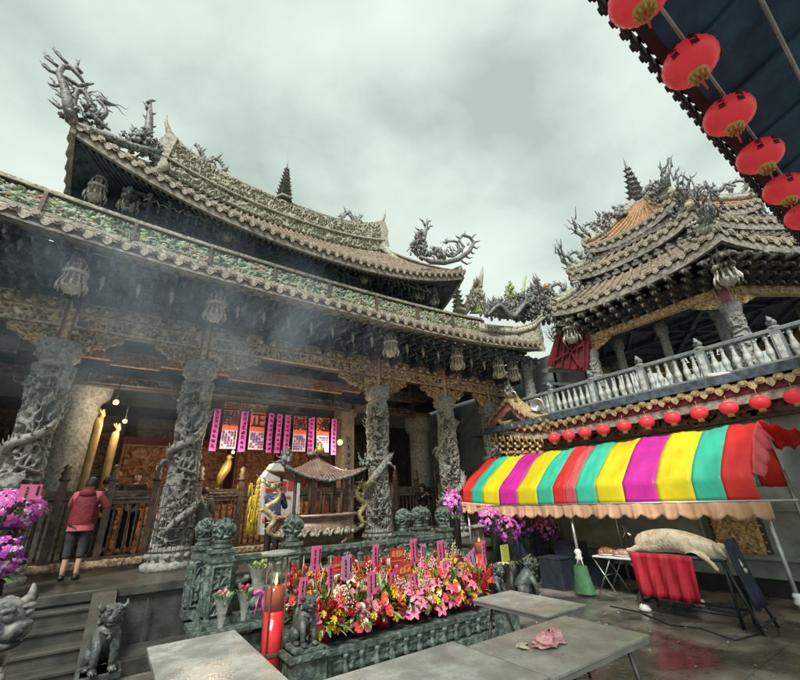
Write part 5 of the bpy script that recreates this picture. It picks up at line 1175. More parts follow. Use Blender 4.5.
p=aty(133,500,11.7); person('dark haired man in black facing out from behind the wooden fence',(p.x,11.7,PZ+.2),R_(185),1.72,BLK,BLK)
p=aty(104,500,11.5); person('dark haired person in black inside the fence beside the red vest woman',(p.x,11.5,PZ+.15),R_(20),1.65,BLK,BLK)
p=aty(273,520,9.35); person('person in a dark blue jacket standing at the left side of the incense burner',(p.x,9.35,PZ),R_(-40),1.55,mat('navy_cloth',(.03,.075,.18),(.018,.04,.11),6,.75),BLK,jacket_r=1.12,lean=.05)
p=aty(203,505,10.2); person('person in a grey green jacket bowing behind the balustrade post',(p.x,10.3,PZ),R_(-30),1.5,mat('grey_green_cloth',(.16,.19,.15),(.10,.12,.10),6,.8),DGREY,jacket_r=1.1,lean=.12)
p=aty(380,505,11.9); person('person in a dark rose coat between the burner and the middle column',(p.x-.2,11.9,PZ),R_(60),1.55,mat('rose_cloth',(.35,.08,.12),(.2,.05,.07),6,.8),DGREY)
# ================================================================== GUARDIAN LIONS AND STONE FIGURES
def lion(name,lab,loc,s,rz,mt,cat='statue',group=None,cub=0):
    """seated lion looking towards local -Y"""
    t=thing(name,lab,cat,loc,rz,group); q=MB()
    q.tube([(0,.22*s,.16*s),(0,.12*s,.30*s),(0,-.02*s,.46*s),(0,-.10*s,.60*s)],[.20*s,.19*s,.18*s,.14*s],14)
    for sg in(-1,1):
        q.tube([(.10*s*sg,-.06*s,.46*s),(.12*s*sg,-.17*s,.25*s),(.12*s*sg,-.18*s,.04*s)],[.085*s,.06*s,.055*s],9); q.ball((.12*s*sg,-.22*s,.04*s),(.06*s,.09*s,.045*s))
        q.ball((.15*s*sg,.16*s,.16*s),(.10*s,.17*s,.15*s)); q.ball((.17*s*sg,-.0*s,.04*s),(.06*s,.1*s,.045*s))
        for k in range(3): q.ball((.12*s*sg+(k-1)*.035*s,-.30*s,.03*s),(.018*s,.03*s,.025*s),seg=6,rings=4)
    q.tube([(0,.34*s,.12*s),(0,.44*s,.30*s),(0,.38*s,.5*s),(.03*s,.44*s,.62*s)],[.05*s,.07*s,.06*s,.01*s],8)
    q.build('body',mt,t,local=True)
    q=MB(); h=Vector((0,-.15*s,.72*s)); q.ball(tuple(h),(.15*s,.15*s,.14*s),seg=14,rings=10)
    q.ball(tuple(h+Vector((0,-.13,-.03))*s),(.09*s,.08*s,.06*s)); q.ball(tuple(h+Vector((0,-.11,-.10))*s),(.075*s,.06*s,.03*s)); q.ball(tuple(h+Vector((0,-.205,.0))*s),(.035*s,.02*s,.025*s))
    for sg in(-1,1):
        q.ball(tuple(h+Vector((.065*sg,-.125,.05))*s),.028*s); q.ball(tuple(h+Vector((.065*sg,-.12,.085))*s),(.045*s,.03*s,.018*s)); q.tube([h+Vector((.12*sg,-.02,.08))*s,h+Vector((.19*sg,0,.12))*s,h+Vector((.17*sg,0,.19))*s],[.045*s,.035*s,.008*s],6)
    q.build('head',mt,t,local=True)
    q=MB(); r=random.Random(5)
    for k in range(46):
        a=r.uniform(0,6.28); b=r.uniform(-.9,1.2); d=Vector((math.cos(a)*math.cos(b),abs(math.sin(a))*math.cos(b)*.9-.1,math.sin(b))); c=h+d*.155*s+Vector((0,.04*s,-.03*s)); q.ball(tuple(c),.036*s,seg=7,rings=5)
        if k%2: q.ball((d.x*.15*s,-.05*s+abs(d.y)*.1*s,.56*s+d.z*.06*s),.034*s,seg=7,rings=5)
    q.build('curled_mane',mt,t,local=True)
    q=MB(); q.ball((.0,-.26*s,.44*s),(.035*s,.03*s,.04*s)); q.tube([(-.12*s,-.16*s,.53*s),(0,-.25*s,.48*s),(.12*s,-.16*s,.53*s)],.018*s,6); q.build('bell_collar',mt,t,local=True)
    return t
def pedestal(name,lab,loc,w,h,mt):
    t=thing(name,lab,'pedestal',loc); q=MB(); x,y,z=loc; q.box((x,y,z+h/2),(w*.86,w*.86,h)); q.box((x,y,z+h-.03),(w,w,.06)); q.box((x,y,z+.04),(w,w,.08)); relief(q,(x-w*.36,y-w*.435,z+.1),(1,0,0),(0,0,1),(0,-1,0),w*.72,h-.2,.03,770,res=.015,fr=9); q.build('block',mt,t,bevel=.01); return t
a=aty(112,680,6.3); L1=(.22,6.25)
pedestal('lion_pedestal','dark stone pedestal under the lion at the foot of the steps',(L1[0],L1[1],0),.40,.44,LION)
lion('stone_lion','dark seated stone lion with pale worn brow at the foot of the step cheek',(L1[0],L1[1],.44),.72,R_(8),LION)
q=MB()
lion('stone_lion','large dark stone lion with painted pale reflections, cut off by the lower left corner',(-.70,4.85,.35),1.25,R_(50),GLINTST)
pedestal('lion_pedestal','dark stone pedestal with painted pale reflections in the lower left corner of the courtyard',(-.78,4.85,0),.9,.35,GLINTST)
# ================================================================== FLOWER ALTAR
BX0,BX1,BY0,BY1,BZ=2.1,5.58,5.22,6.75,.40
bed=thing('flower_altar','long low carved dark stone platform carrying the offering flowers','altar table',((BX0+BX1)/2,BY0,0))
q=MB(); cx_=(BX0+BX1)/2; cy_=(BY0+BY1)/2; w_,d_=BX1-BX0,BY1-BY0
q.box((cx_,cy_,BZ/2-.03),(w_-.12,d_-.12,BZ-.06)); q.box((cx_,cy_,.06),(w_+.04,d_+.04,.12)); q.build('plinth',GREENST,bed,bevel=.01)
q=MB(); q.box((cx_,cy_,BZ-.04),(w_,d_,.08)); q.box((cx_,cy_,BZ-.11),(w_-.06,d_-.06,.05)); q.build('ledge',GREENST,bed,bevel=.012)
q=MB(); relief(q,(BX0+.06,BY0+.055,.13),(1,0,0),(0,0,1),(0,-1,0),w_-.12,.15,.03,780,res=.02,fr=8); 
for k in range(14): q.lathe([(.03,0),(.05,.03),(.045,.08),(.02,.12),(.045,.16),(.05,.2)],(BX0+.15+k*.225,BY0+.03,.12),8)
q.build('carved_front',GREENST,bed)
for k in range(22):
    pass
for i,(x,y) in enumerate(((BX0+.08,BY0+.08),(BX1-.06,BY0+.1))):
    q=MB(); q.box((x,y,BZ/2+.03),(.42,.42,BZ+.06)); q.box((x,y,BZ+.03),(.52,.52,.06)); q.box((x,y,BZ+.075),(.36,.36,.05)); q.lathe([(.05,0),(.06,.02)]*1,(x,y,BZ+.1),8)
    for k in range(12): a=k*math.pi/6; q.ball((x+.24*math.cos(a)/max(abs(math.cos(a)),abs(math.sin(a))),y+.24*math.sin(a)/max(abs(math.cos(a)),abs(math.sin(a))),BZ+.03),(.035,.035,.03),seg=7,rings=5)
    q.build('corner_block',GREENST,bed,bevel=.01)
lion('stone_lion','small dark stone lion on the left front corner of the flower altar',(BX0+.08,BY0+.08,BZ+.1),.58,R_(5),LION)
lion('stone_lion','small dark stone lion half behind flowers on the right front corner of the flower altar',(BX1-.04,BY0+.12,BZ+.1),.52,R_(5),LION)
def candle(x,y,lab,h=1.22,s=1.):
    t=thing('glass_candle',lab,'candle',(x,y,0),0,'tall red candles in glass')
    q=MB(); q.lathe([(.19*s,0),(.19*s,.08),(.14*s,.12)],(x,y,0),20); q.build('base',GREENST,t)
    q=MB(); q.lathe([(.112*s,.13),(.112*s,h-.48*s)],(x,y,0),24); q.build('red_wax',mat('red_wax',(.78,.012,.02),(.55,.006,.012),3,.25,spec=.6,bump=.3,bscale=20),t)
    q=MB(); q.lathe([(.11*s,h-.475*s),(.108*s,h-.24*s),(.08*s,h-.225*s)],(x,y,0),24); q.build('lit_melted_wax',mat('lit_melted_wax',(.36,.07,.025),(.20,.03,.015),5,.2,emit=(1,.22,.04),estr=.03),t)  # melted wax with the flame's glow painted in as orange and faint emission
    q=MB(); q.lathe([(.005,h-.22*s),(.02,h-.19*s),(.014,h-.14*s),(.002,h-.08*s)],(x,y,0),8); q.build('flame',mat('flame',(1,.7,.2),(1,.6,.1),2,.5,emit=(1,.55,.12),estr=2.5),t)
    gl=mat('lamp_glass',(.9,.92,.92),(.88,.9,.9),2,.03,spec=.5,alpha=.02)
    q=MB(); q.lathe([(.125*s,.1),(.125*s,h+.12)],(x,y,0),28,caps=False); q.build('glass_tube',gl,t)
    q=MB()
    for k in range(4): a=R_(45+90*k); q.tube([(x+.132*s*math.cos(a),y+.132*s*math.sin(a),.1),(x+.132*s*math.cos(a),y+.132*s*math.sin(a),h+.1)],.009,6)
    q.lathe([(.130*s,.42),(.134*s,.44),(.130*s,.46)],(x,y,0),24,caps=False); q.build('wire_frame',mat('rusty_wire',(.16,.08,.06),(.08,.04,.03),9,.6),t)
    q=MB(); q.lathe([(.215*s,h+.12),(.22*s,h+.14),(.16*s,h+.155),(.06*s,h+.165),(.02,h+.17)],(x,y,0),8,sm=False,rot=.2); q.build('tin_cap',mat('tin_cap',(.52,.56,.50),(.30,.33,.30),6,.4,.3,20,metal=.3),t)
    l=bpy.data.lights.new('flame_light','POINT'); l.energy=.5; l.color=(1,.5,.2); l.shadow_soft_size=.05; o=bpy.data.objects.new('flame_light',l); COL.objects.link(o); o.parent=t; o.location=(0,0,h-.05)
candle(1.86,5.5,'tall red candle in a glass tube under a pale tin cap, left of the flowers',1.33)
c2=aty(478,532,7.0); candle(c2.x,7.0,'red candle in a glass tube under a pale tin cap, right of the flowers',1.3,.85)
# ---------------------------------------------------------------- flowers
def cmat(n,a,b,r=.5,**k): return mat(n,a,b,30,r,**k)
F_LILY=[cmat('lily_pink',(.80,.08,.24),(.86,.36,.46)),cmat('lily_stamen',(.55,.30,.05),(.4,.15,.03))]
F_WH=[cmat('lily_white',(.80,.74,.70),(.85,.62,.62)),F_LILY[1]]
def petal(mb,c,d,up,L_,w,curl=.5,m=0,n=5):
    """one curved petal from c heading d, bending away from up"""
    c=Vector(c);d=Vector(d).normalized();up=Vector(up).normalized(); s_=d.cross(up).normalized(); P=[]
    for i in range(n):
        t=i/(n-1); ang=curl*t; dd=d*math.cos(ang)-up*math.sin(ang); ctr=c+(d*(math.sin(curl*t)/curl) - up*((1-math.cos(curl*t))/curl))*L_
        ww=w*math.sin(math.pi*min(.97,t*.86+.10))**.8
        P.append([tuple(ctr-s_*ww+up*.18*ww),tuple(ctr-up*.0),tuple(ctr+s_*ww+up*.18*ww)])
    mb.grid(np.array(P),m,True)
def fl_lily(wide=.032):
    q=MB()
    for k in range(6): a=k*math.pi/3; petal(q,(0,0,0),(math.cos(a)*.75,math.sin(a)*.75,.65),(-math.cos(a)*.6,-math.sin(a)*.6,.8),.12,wide,1.2)
    for k in range(5): a=k*1.257+.3; q.tube([(0,0,0),(.03*math.cos(a),.03*math.sin(a),.07)],.0025,4,m=1); q.ball((.032*math.cos(a),.032*math.sin(a),.075),.007,m=1,seg=5,rings=4)
    return q
def fl_rose(r=.045):
    q=MB(); q.ball((0,0,.0),r*.55,seg=8,rings=6)
    for ly,(n,rr,el) in enumerate(((3,.5,1.2),(5,.75,.9),(7,1.0,.55))):
        for k in range(n): a=2*math.pi*k/n+ly*.5; petal(q,(rr*r*.25*math.cos(a),rr*r*.25*math.sin(a),-r*.5),(math.cos(a)*math.cos(el),math.sin(a)*math.cos(el),math.sin(el)),(-math.cos(a)*.8,-math.sin(a)*.8,.5),r*1.35,r*.5,-.7,n=4)
    return q
def fl_mum(r=.05):
    q=MB(); rr=random.Random(3)
    for k in range(46):
        z=rr.uniform(-.1,1); a=rr.uniform(0,6.28); h=math.sqrt(max(0,1-z*z)); d=Vector((h*math.cos(a),h*math.sin(a),z)); petal(q,d*r*.25,d,Vector((0,0,1)) if abs(d.z)<.9 else Vector((1,0,0)),r*.8,r*.16,.4,n=3)
    q.ball((0,0,0),r*.4,seg=7,rings=5); return q
def fl_ginger():
    q=MB()
    for k in range(22):
        t=k/22; a=k*2.4; c=(0,0,.02+.26*t); petal(q,c,(math.cos(a)*.6,math.sin(a)*.6,.8),(-math.cos(a),-math.sin(a),.3),.10*(1-.6*t),.020*(1-.5*t),-.4,n=4)
    return q
def fl_anth():
    q=MB(); P=[]
    for i in range(7):
        t=i/6; w=.055*math.sin(math.pi*(t*.8+.12))**.7; P.append([(-w,-.06+.13*t,.01*t+.02),(0,-.06+.13*t,.0+.01*t),(w,-.06+.13*t,.01*t+.02)])
    q.grid(np.array(P)); q.tube([(0,-.02,.01),(0,.0,.08)],[.008,.004],6,m=1); return q
def fl_spray():
    q=MB(); rr=random.Random(8)
    for k in range(20):
        t=k/20; a=k*2.2; z=.45*t; d=Vector((math.cos(a),math.sin(a),.7)).normalized(); q.tube([(0,0,z),tuple(Vector((0,0,z))+d*.07*(1-.5*t))],.0025,4,m=1); q.ball(tuple(Vector((0,0,z))+d*.075*(1-.5*t)),(.014,.014,.018),jit=.3,seed=k,seg=6,rings=4)
    q.tube([(0,0,-.1),(0,0,.46)],.004,4,m=1); return q
def fl_balloon(): q=MB(); q.ball((0,0,0),.05,seg=12,rings=8); return q
STEM=cmat('stem_green',(.10,.20,.05),(.05,.11,.03)); YSP=cmat('spadix',(.75,.6,.2),(.6,.4,.1))
KINDS={}
def kind(n,mbf,mats): KINDS[n]=mbf.mesh(n,mats)
kind('pink_lily',fl_lily(),F_LILY); kind('white_lily',fl_lily(.030),F_WH)
kind('red_rose',fl_rose(),[cmat('rose_red',(.62,.02,.05),(.42,.012,.03))]); kind('pink_rose',fl_rose(.048),[cmat('rose_pink',(.80,.16,.30),(.70,.10,.22))]); kind('pale_rose',fl_rose(.042),[cmat('rose_pale',(.84,.52,.52),(.80,.36,.40))])
kind('yellow_chrysanthemum',fl_mum(),[cmat('mum_yellow',(.84,.66,.04),(.72,.48,.02))]); kind('orange_gerbera',fl_mum(.045),[cmat('gerb_orange',(.80,.25,.05),(.66,.14,.03))]); kind('white_chrysanthemum',fl_mum(.045),[cmat('mum_white',(.82,.80,.70),(.74,.72,.5))])
kind('red_ginger',fl_ginger(),[cmat('ginger_red',(.76,.05,.04),(.60,.02,.03))]); kind('coral_anthurium',fl_anth(),[cmat('anth_coral',(.80,.08,.07),(.66,.04,.05),r=.25),YSP]); kind('pink_anthurium',fl_anth(),[cmat('anth_pink',(.84,.28,.40),(.76,.2,.3),r=.25),YSP])
kind('blossom_spray',fl_spray(),[cmat('spray_cream',(.80,.66,.52),(.72,.48,.38)),STEM]); kind('plum_spray',fl_spray(),[cmat('spray_pink',(.78,.30,.36),(.66,.18,.25)),STEM])
LEAFM=[cmat('leaf_green',(.12,.27,.05),(.04,.11,.02),r=.4),cmat('leaf_pale',(.36,.46,.16),(.20,.32,.08),r=.45),cmat('leaf_dark',(.03,.08,.03),(.015,.04,.015),r=.35)]
FOIL=[mat('foil_crimson',(.42,.015,.06),(.20,.01,.03),14,.25,.6,24,metal=.3),mat('foil_maroon',(.22,.02,.05),(.10,.01,.025),14,.3,.6,24,metal=.3)]
GF='potted offering flower arrangements on the stone altar'
def card(parent,p,w,h,mt,seed,tilt=0,rows=5,red=False):
    q=MB(); p=Vector(p); n_=Vector((.35,-.93,0)).normalized(); ux=Vector((.93,.35,0)); uz=(Vector((0,0,1))+ux*tilt).normalized(); ux=(ux-Vector((0,0,1))*tilt).normalized()
    q.poly([p-ux*w/2-uz*h/2,p+ux*w/2-uz*h/2,p+ux*w/2+uz*h/2,p-ux*w/2+uz*h/2],n_,.004); o=q.build('gift_card',mt,parent)
    g=MB(); rr=random.Random(seed)
    if red:
        for k in range(3): glyph(g,p+n_*.004-ux*w*.42+ux*(k*w*.28)+uz*(-h*.1),ux,uz,n_,w*.27,seed+k,m=0,lw=.14)
        g.poly([p+n_*.004-ux*w*.4-uz*h*.32,p+n_*.004+ux*w*.4-uz*h*.32,p+n_*.004+ux*w*.4-uz*h*.27,p+n_*.004-ux*w*.4-uz*h*.27],n_,.003)
    else:
        for k in range(rows): glyph(g,p+n_*.004-ux*w*.22+uz*(h*.40-(k+1)*h*.8/rows),ux,uz,n_,min(w*.40,h*.62/rows),seed+k,lw=.11)
        for k in range(rows*2): glyph(g,p+n_*.004+ux*w*.28+uz*(h*.36-(k+1)*h*.6/(rows*2)),ux,uz,n_,w*.12,seed+k+40,lw=.2)
    me=g.mesh('writing',mat('gold_writing',(.85,.45,.15),(.8,.4,.1),6,.5) if red else INK); c=bpy.data.objects.new('writing',me); COL.objects.link(c); c.parent=o; me.transform(Matrix.Translation(-wloc(parent)))
    s=MB(); s.tube([p-uz*h/2,p-uz*(h/2)-Vector((0,0,.22))],.005,5); s.build('card_stick',STEEL,parent)
    return o
arr=[]
desc=['dominated by red ginger spikes','full of pink lilies','with yellow chrysanthemums in front','with pink roses and white lilies','mixing coral anthuriums and yellow blooms','with pale roses and cream sprays','crowded with red roses','with orange gerberas and pink lilies']
rowsd=[('front',BY0+.30,.53,7),('middle',BY0+.74,.66,7),('back',BY0+1.16,.76,6)]
pal=[('red_ginger','yellow_chrysanthemum','pink_lily','white_lily'),('pink_lily','pale_rose','yellow_chrysanthemum','coral_anthurium'),('yellow_chrysanthemum','orange_gerbera','pink_rose','coral_anthurium'),('pink_rose','red_ginger','yellow_chrysanthemum','pale_rose'),('coral_anthurium','yellow_chrysanthemum','pink_lily','white_chrysanthemum'),('pale_rose','blossom_spray','pink_anthurium','red_rose'),('red_rose','pink_rose','white_chrysanthemum','red_ginger'),('orange_gerbera','pink_lily','yellow_chrysanthemum','blossom_spray')]
pos=['leftmost','second from left','third from left','fourth from left','fifth from left','sixth from left']
for ri,(rn,y,hh,n) in enumerate(rowsd):
    for j in range(n):
        r=random.Random(100+ri*10+j); x=BX0+.42+j*(BX1-BX0-.72)/(n-1)+r.uniform(-.04,.04); pi_=(ri*3+j*5)%8; yy=y+r.uniform(-.05,.05)
        t=thing('flower_arrangement',f'potted arrangement {desc[pi_]}, {pos[j] if j<n-1 else "rightmost"} in the {rn} row','flowers',(x,yy,BZ),r.uniform(-.3,.3),GF); t.rotation_euler=(0,0,0)
        q=MB(); q.lathe([(.09,0),(.12,.05),(.13,.12),(.15,.19),(.12,.2)],seg=16); 
        for k in range(16): a=k*.39; q.tube([(.12*math.cos(a),.12*math.sin(a),.1),(.165*math.cos(a),.165*math.sin(a),.21)],[.02,.006],4)
        q.build('foil_pot',FOIL[j%2],t,local=True)
        q=MB()
        for k in range(120):
            a=r.uniform(0,6.28); el=r.uniform(-.2,1.4); R0=r.uniform(.08,.26); d=Vector((math.cos(a)*math.cos(el),math.sin(a)*math.cos(el),math.sin(el))); c=Vector((0,0,.22))+Vector((d.x*R0,d.y*R0,d.z*hh*.55*r.random()))
            petal(q,c,d+Vector((0,0,.2)),Vector((-d.x*.5,-d.y*.5,1)),r.uniform(.10,.22),r.uniform(.014,.034),r.uniform(.3,1.1),m=r.choice((0,0,1,2)))
        for k in range(7):    # a few tall blades
            a=r.uniform(0,6.28); petal(q,(.05*math.cos(a),.05*math.sin(a),.2),(math.cos(a)*.25,math.sin(a)*.25,1),(-math.cos(a),-math.sin(a),.2),hh*r.uniform(.7,1.0),.016,.35,m=r.choice((0,1)),n=7)
        q.build('foliage',LEAFM,t,local=True)
        nb=60
        for k in range(nb):
            tt=(k+.5)/nb; kn=pal[pi_][min(3,int(r.random()**1.15*4))] if r.random()<.72 else r.choice(('yellow_chrysanthemum','orange_gerbera','yellow_chrysanthemum','red_rose','pink_rose','coral_anthurium','white_chrysanthemum','red_ginger'))
            front=-1.2+2.6*r.random(); a=r.uniform(0,6.28) if ri==2 or tt>.7 else r.uniform(-math.pi*.98,math.pi*.02)
            if r.random()<.25: a=r.uniform(0,6.28)
            zz=(.12 if ri==0 else .2)+(hh-(.16 if ri==0 else .24))*tt; R0=.255*math.sin(math.pi*(.25+.65*tt))**.7*r.uniform(.8,1.1)+.03
            d=Vector((math.cos(a),math.sin(a),.35+1.1*tt)).normalized()
            tall=kn in('red_ginger','blossom_spray','plum_spray')
            if tall: d=Vector((math.cos(a)*.35,math.sin(a)*.35,1)).normalized(); R0*=.6; zz=min(zz,hh-.28)
            eul=d.to_track_quat('Z','Y').to_euler()
            if 'anth' in kn: eul=(d+Vector((0,-.5,0))).to_track_quat('Z','Y').to_euler()
            o=bpy.data.objects.new(kn,KINDS[kn]); COL.objects.link(o); o.parent=t; o.location=(R0*math.cos(a),R0*math.sin(a),zz); o.rotation_euler=eul; s_=r.uniform(.75,1.2)*(.72 if 'spray' in kn else 1); o.scale=(s_,s_,s_)
        arr.append((t,x,yy,ri))
# cards among the flowers, each on the arrangement nearest to where it stands
CARDS=[(316,558,11,23,'p',.05,1),(347,567,12,22,'m',-.03,1),(337,565,8,16,'r',0,1),(376,557,8,24,'p',0,2),(397,556,17,15,'r',.05,2),(405,571,17,16,'r',0,1),(414,551,9,23,'p',-.06,2),(331,577,7,23,'p',-.05,1),(303,590,9,24,'p',.06,0),(372,583,11,21,'p',0,0),(394,582,10,19,'p',0,1),(414,583,10,19,'p',-.12,0),(441,552,10,22,'p',0,2),(423,553,5,17,'m',0,2),(447,573,11,24,'p',.05,1),(473,563,12,24,'m',-.28,1),(484,552,6,22,'p',.1,2)]
for i,(px,py,w,h,c,tl,ri) in enumerate(CARDS):
    y=rowsd[ri][1]-.28+.02*(i%4); P=aty(px,py,y); sc_=(aty(px+5,py,y)-aty(px-5,py,y)).length/10; szv=(aty(px,py+5,y)-aty(px,py-5,y)).length/10
    best=min((q_ for q_ in arr if q_[3]==ri),key=lambda q_:abs(q_[1]-P.x)); card(best[0],P,w*sc_*1.12,h*szv*1.08,{'p':PINK,'r':REDC,'m':mat('magenta_card',(.78,.30,.58),(.7,.24,.5),5,.6)}[c],2000+i*60,tl,red=(c=='r'))
# ================================================================== BOUQUETS BY THE BALUSTRADE
def bouquet(lab,x,y,z,s,fl,wrap,col):
    t=thing('wrapped_bouquet',lab,'bouquet',(x,y,z)); q=MB(); n=20; P=[]
    for i in range(6):
        tt=i/5; P.append([((.035+.10*tt**1.5)*s*(1+.14*math.sin(k*2.2)*tt)*math.cos(2*math.pi*k/n),(.035+.10*tt**1.5)*s*(1+.14*math.sin(k*2.2)*tt)*math.sin(2*math.pi*k/n),.42*tt*s) for k in range(n)])
    q.grid(np.array(P),0,True,cv=True); o=q.build('wrapping',wrap,t,local=True)
    q=MB()
    for k in range(22): a=random.uniform(0,6.28); petal(q,(.03*math.cos(a),.03*math.sin(a),.28*s),(math.cos(a)*.5,math.sin(a)*.5,1),(-math.cos(a),-math.sin(a),.3),.2*s,.02*s,.6,m=random.choice((0,1)))
    q.build('foliage',LEAFM,t,local=True)
    for k in range(fl[1]): a=k*2.4; o=bpy.data.objects.new(fl[0],KINDS[fl[0]]); COL.objects.link(o); o.parent=t; o.location=(.07*s*math.cos(a)*(k%3>0),.07*s*math.sin(a)*(k%3>0),(.42+.02*(k%3))*s); o.rotation_euler=(.3*math.cos(a),.3*math.sin(a),a); o.scale=(s,)*3
    if col: q=MB(); q.tube([(-.06*s,-.04*s,.12*s),(.0,-.07*s,.15*s),(.07*s,-.03*s,.11*s),(.05*s,-.06*s,-.08*s),(.0,-.05*s,.1*s),(-.04*s,-.06*s,-.12*s)],[.03*s,.02*s,.035*s,.01*s,.02*s,.008*s],7); q.build('ribbon',col,t,local=True)
CLR=mat('cellophane',(.62,.64,.60),(.5,.54,.5),12,.2,.5,20,alpha=.32); PKW=mat('pink_wrap',(.74,.14,.45),(.62,.08,.36),10,.4,.5,20)
kind('green_lily_bud',fl_rose(.04),[cmat('bud_green',(.55,.62,.25),(.40,.50,.15))])
p=aty(220,628,6.75); bouquet('small bouquet in clear wrap leaning left against the balustrade foot',p.x,6.75,p.z,.95,('pale_rose',4),CLR,None)
p=aty(243,620,6.75); bouquet('small rose bouquet in clear wrap, right hand of two by the balustrade foot',p.x,6.75,p.z,.9,('pink_rose',3),CLR,None)
p=aty(257,604,6.6); bouquet('tall pale green lily bouquet tied with a pink ribbon beside the glass candle',p.x,6.6,p.z,1.15,('green_lily_bud',7),CLR,PKW)
q=MB(); px_=aty(232,628,6.75); 
sh=thing('bouquet_shelf','low dark stone shelf below the balustrade holding small bouquets','shelf',(px_.x,6.8,0)); q.box((1.95,6.78,p.z*0+aty(232,626,6.75).z-.03),(1.1,.34,.06)); q.box((1.95,6.85,.18),(1.0,.2,.36)); q.build('stone_shelf',GREENST,sh,bevel=.01)
# ================================================================== GREY TABLES IN THE FOREGROUND
def table(lab,x0,x1,y0,y1,legs=True,rz=0,z=.75):
    cx_,cy_=(x0+x1)/2,(y0+y1)/2; t=thing('folding_table',lab,'table',(cx_,cy_,0),rz,'grey folding tables'); w_,d_=x1-x0,y1-y0
    q=MB(); q.box((0,0,z-.012),(w_,d_,.024)); q.build('tabletop',SLAB,t,local=True,bevel=.004)
    q=MB(); q.box((0,0,z-.045),(w_-.02,d_-.02,.04)); q.build('apron',STEEL,t,local=True)
    for sx in(-1,1):
        q=MB()
        for sy in(-1,1): q.tube([(sx*(w_/2-.28),sy*(d_/2-.09),z-.06),(sx*(w_/2-.06),sy*(d_/2-.09),.02)],.017,8)
        q.tube([(sx*(w_/2-.08),-(d_/2-.09),.05),(sx*(w_/2-.08),(d_/2-.09),.05)],.014,8); q.build('leg_frame',mat('chrome_dark',(.22,.22,.22),(.1,.1,.1),6,.25,metal=.8),t,local=True)
    return t
table('grey slab-topped table cut off by the bottom edge, nearest the steps',.56,1.40,3.3,5.42,rz=R_(0))
table('grey slab-topped table in front of the flower altar, left of the seam',1.45,2.94,2.42,3.50)
table('grey slab-topped table carrying the pink paper, right of the seam',2.955,4.44,2.38,3.30)
table('small grey table behind the others at the right end of the flowers',4.28,5.05,3.40,4.6)
p=atz(550,643,.76); t=thing('crumpled_pink_bag','crumpled pink and white plastic bag lying on the grey table','plastic bag',tuple(p)); 
q=MB(); U,Vv=np.meshgrid(np.linspace(0,1,30,endpoint=False),np.linspace(.04,.55,16),indexing='ij'); A=U*6.283; n1_=net(U*9,Vv*11,990,9,k=2.2); rr=.13*(1+.6*(n1_-.5)+.22*np.sin(A*2+1)+.1*np.sin(A*5))
q.grid(np.stack([rr*np.sin(Vv*np.pi)*np.cos(A)*1.2,rr*np.sin(Vv*np.pi)*np.sin(A)*.8,max(0,1)*.062*np.cos(Vv*np.pi)*(1+1.1*(n1_-.5))+.015],-1),0,True,cu=True); q.build('bag',mat('pink_film',(.86,.50,.52),(.80,.32,.36),12,.3,.4,20),t,local=True)
for k,(dx,dy) in enumerate(((-.08,.02),(.05,-.03),(.09,.05),(-.02,.06))): q=MB(); q.ball((dx,dy,.045),(.03,.025,.018),jit=.5,seed=k); q.build('white_fold',WHITE,t,local=True)
p=atz(517,648,.757); q=MB(); petal(q,(0,0,.006),(1,.2,0),(0,0,1),.20,.035,.1); petal(q,(.02,0,.008),(.3,-1,0),(0,0,1),.1,.04,.1); o=q.build('fallen_leaf',mat('cream_leaf',(.62,.60,.42),(.5,.48,.3),12,.5)); tag(o,'torn pale cream leaf lying on the grey table left of the pink bag','leaf'); o.location=p; 
# ================================================================== THE RIGHT-HAND SIDE UNDER THE TENT
# whole pig on a rack with a red cloth
A=aty; rack=thing('offering_rack','dark metal rack holding the offered pig beneath the striped tent','rack',(8.55,3.7,0))
q=MB()
for y in(3.0,4.45):
    for x in(8.35,8.85): q.tube([(x,y,0),(x,y,.92)],.025,8)
for x in(8.35,8.85): q.tube([(x,3.0,.92),(x,4.45,.92)],.025,8); q.tube([(x,3.0,.16),(x,4.45,.16)],.02,8)
for y in(3.0,4.45): q.tube([(8.35,y,.92),(8.85,y,.92)],.025,8); q.tube([(8.35,y,.16),(8.85,y,.16)],.02,8)
q.tube([(8.35,3.0,.92),(8.2,2.72,.0)],.022,8); q.tube([(8.85,3.0,.92),(8.8,2.7,.0)],.022,8); q.tube([(8.2,2.72,.12),(8.8,2.7,.12)],.02,8)
q.build('frame',mat('rack_iron',(.035,.045,.05),(.02,.025,.03),6,.4,metal=.4),rack)
q=MB(); q.box((8.6,3.7,.945),(.5,1.5,.02)); q.build('tray',STEEL,rack)
q=MB(); P=[]
for i in range(36):
    y=3.42+1.06*i/35; P.append([(8.31-(.04*math.sin(i*.8+t_*2)+.02*math.sin(i*1.9-t_*4))*(.15+t_)-.03*t_,y-.12*t_*0+(3.9-y)*.06*t_,.96-.70*t_) for t_ in np.linspace(0,1,9)])
q.grid(np.array(P)); o=q.build('red_cloth',mat('red_cloth',(.50,.012,.035),(.32,.007,.02),4,.6,.2,12)); tag(o,'bright red cloth hanging down the front of the pig rack','cloth'); m_=o.modifiers.new('s','SOLIDIFY'); m_.thickness=.006
pig=thing('roast_pig','whole pale dressed pig lying belly down on the rack under the tent','pig carcass',(8.55,3.7,.95))
V=[(0,.72,.20),(0,.5,.23),(0,.2,.22),(0,-.1,.21),(0,-.35,.18),(0,-.58,.10),(0,-.76,-.02),(0,-.88,-.14)]
E=[(i,i+1) for i in range(7)]; Rr=[(.14,.14),(.23,.22),(.24,.22),(.23,.21),(.19,.18),(.14,.15),(.10,.10),(.05,.05)]
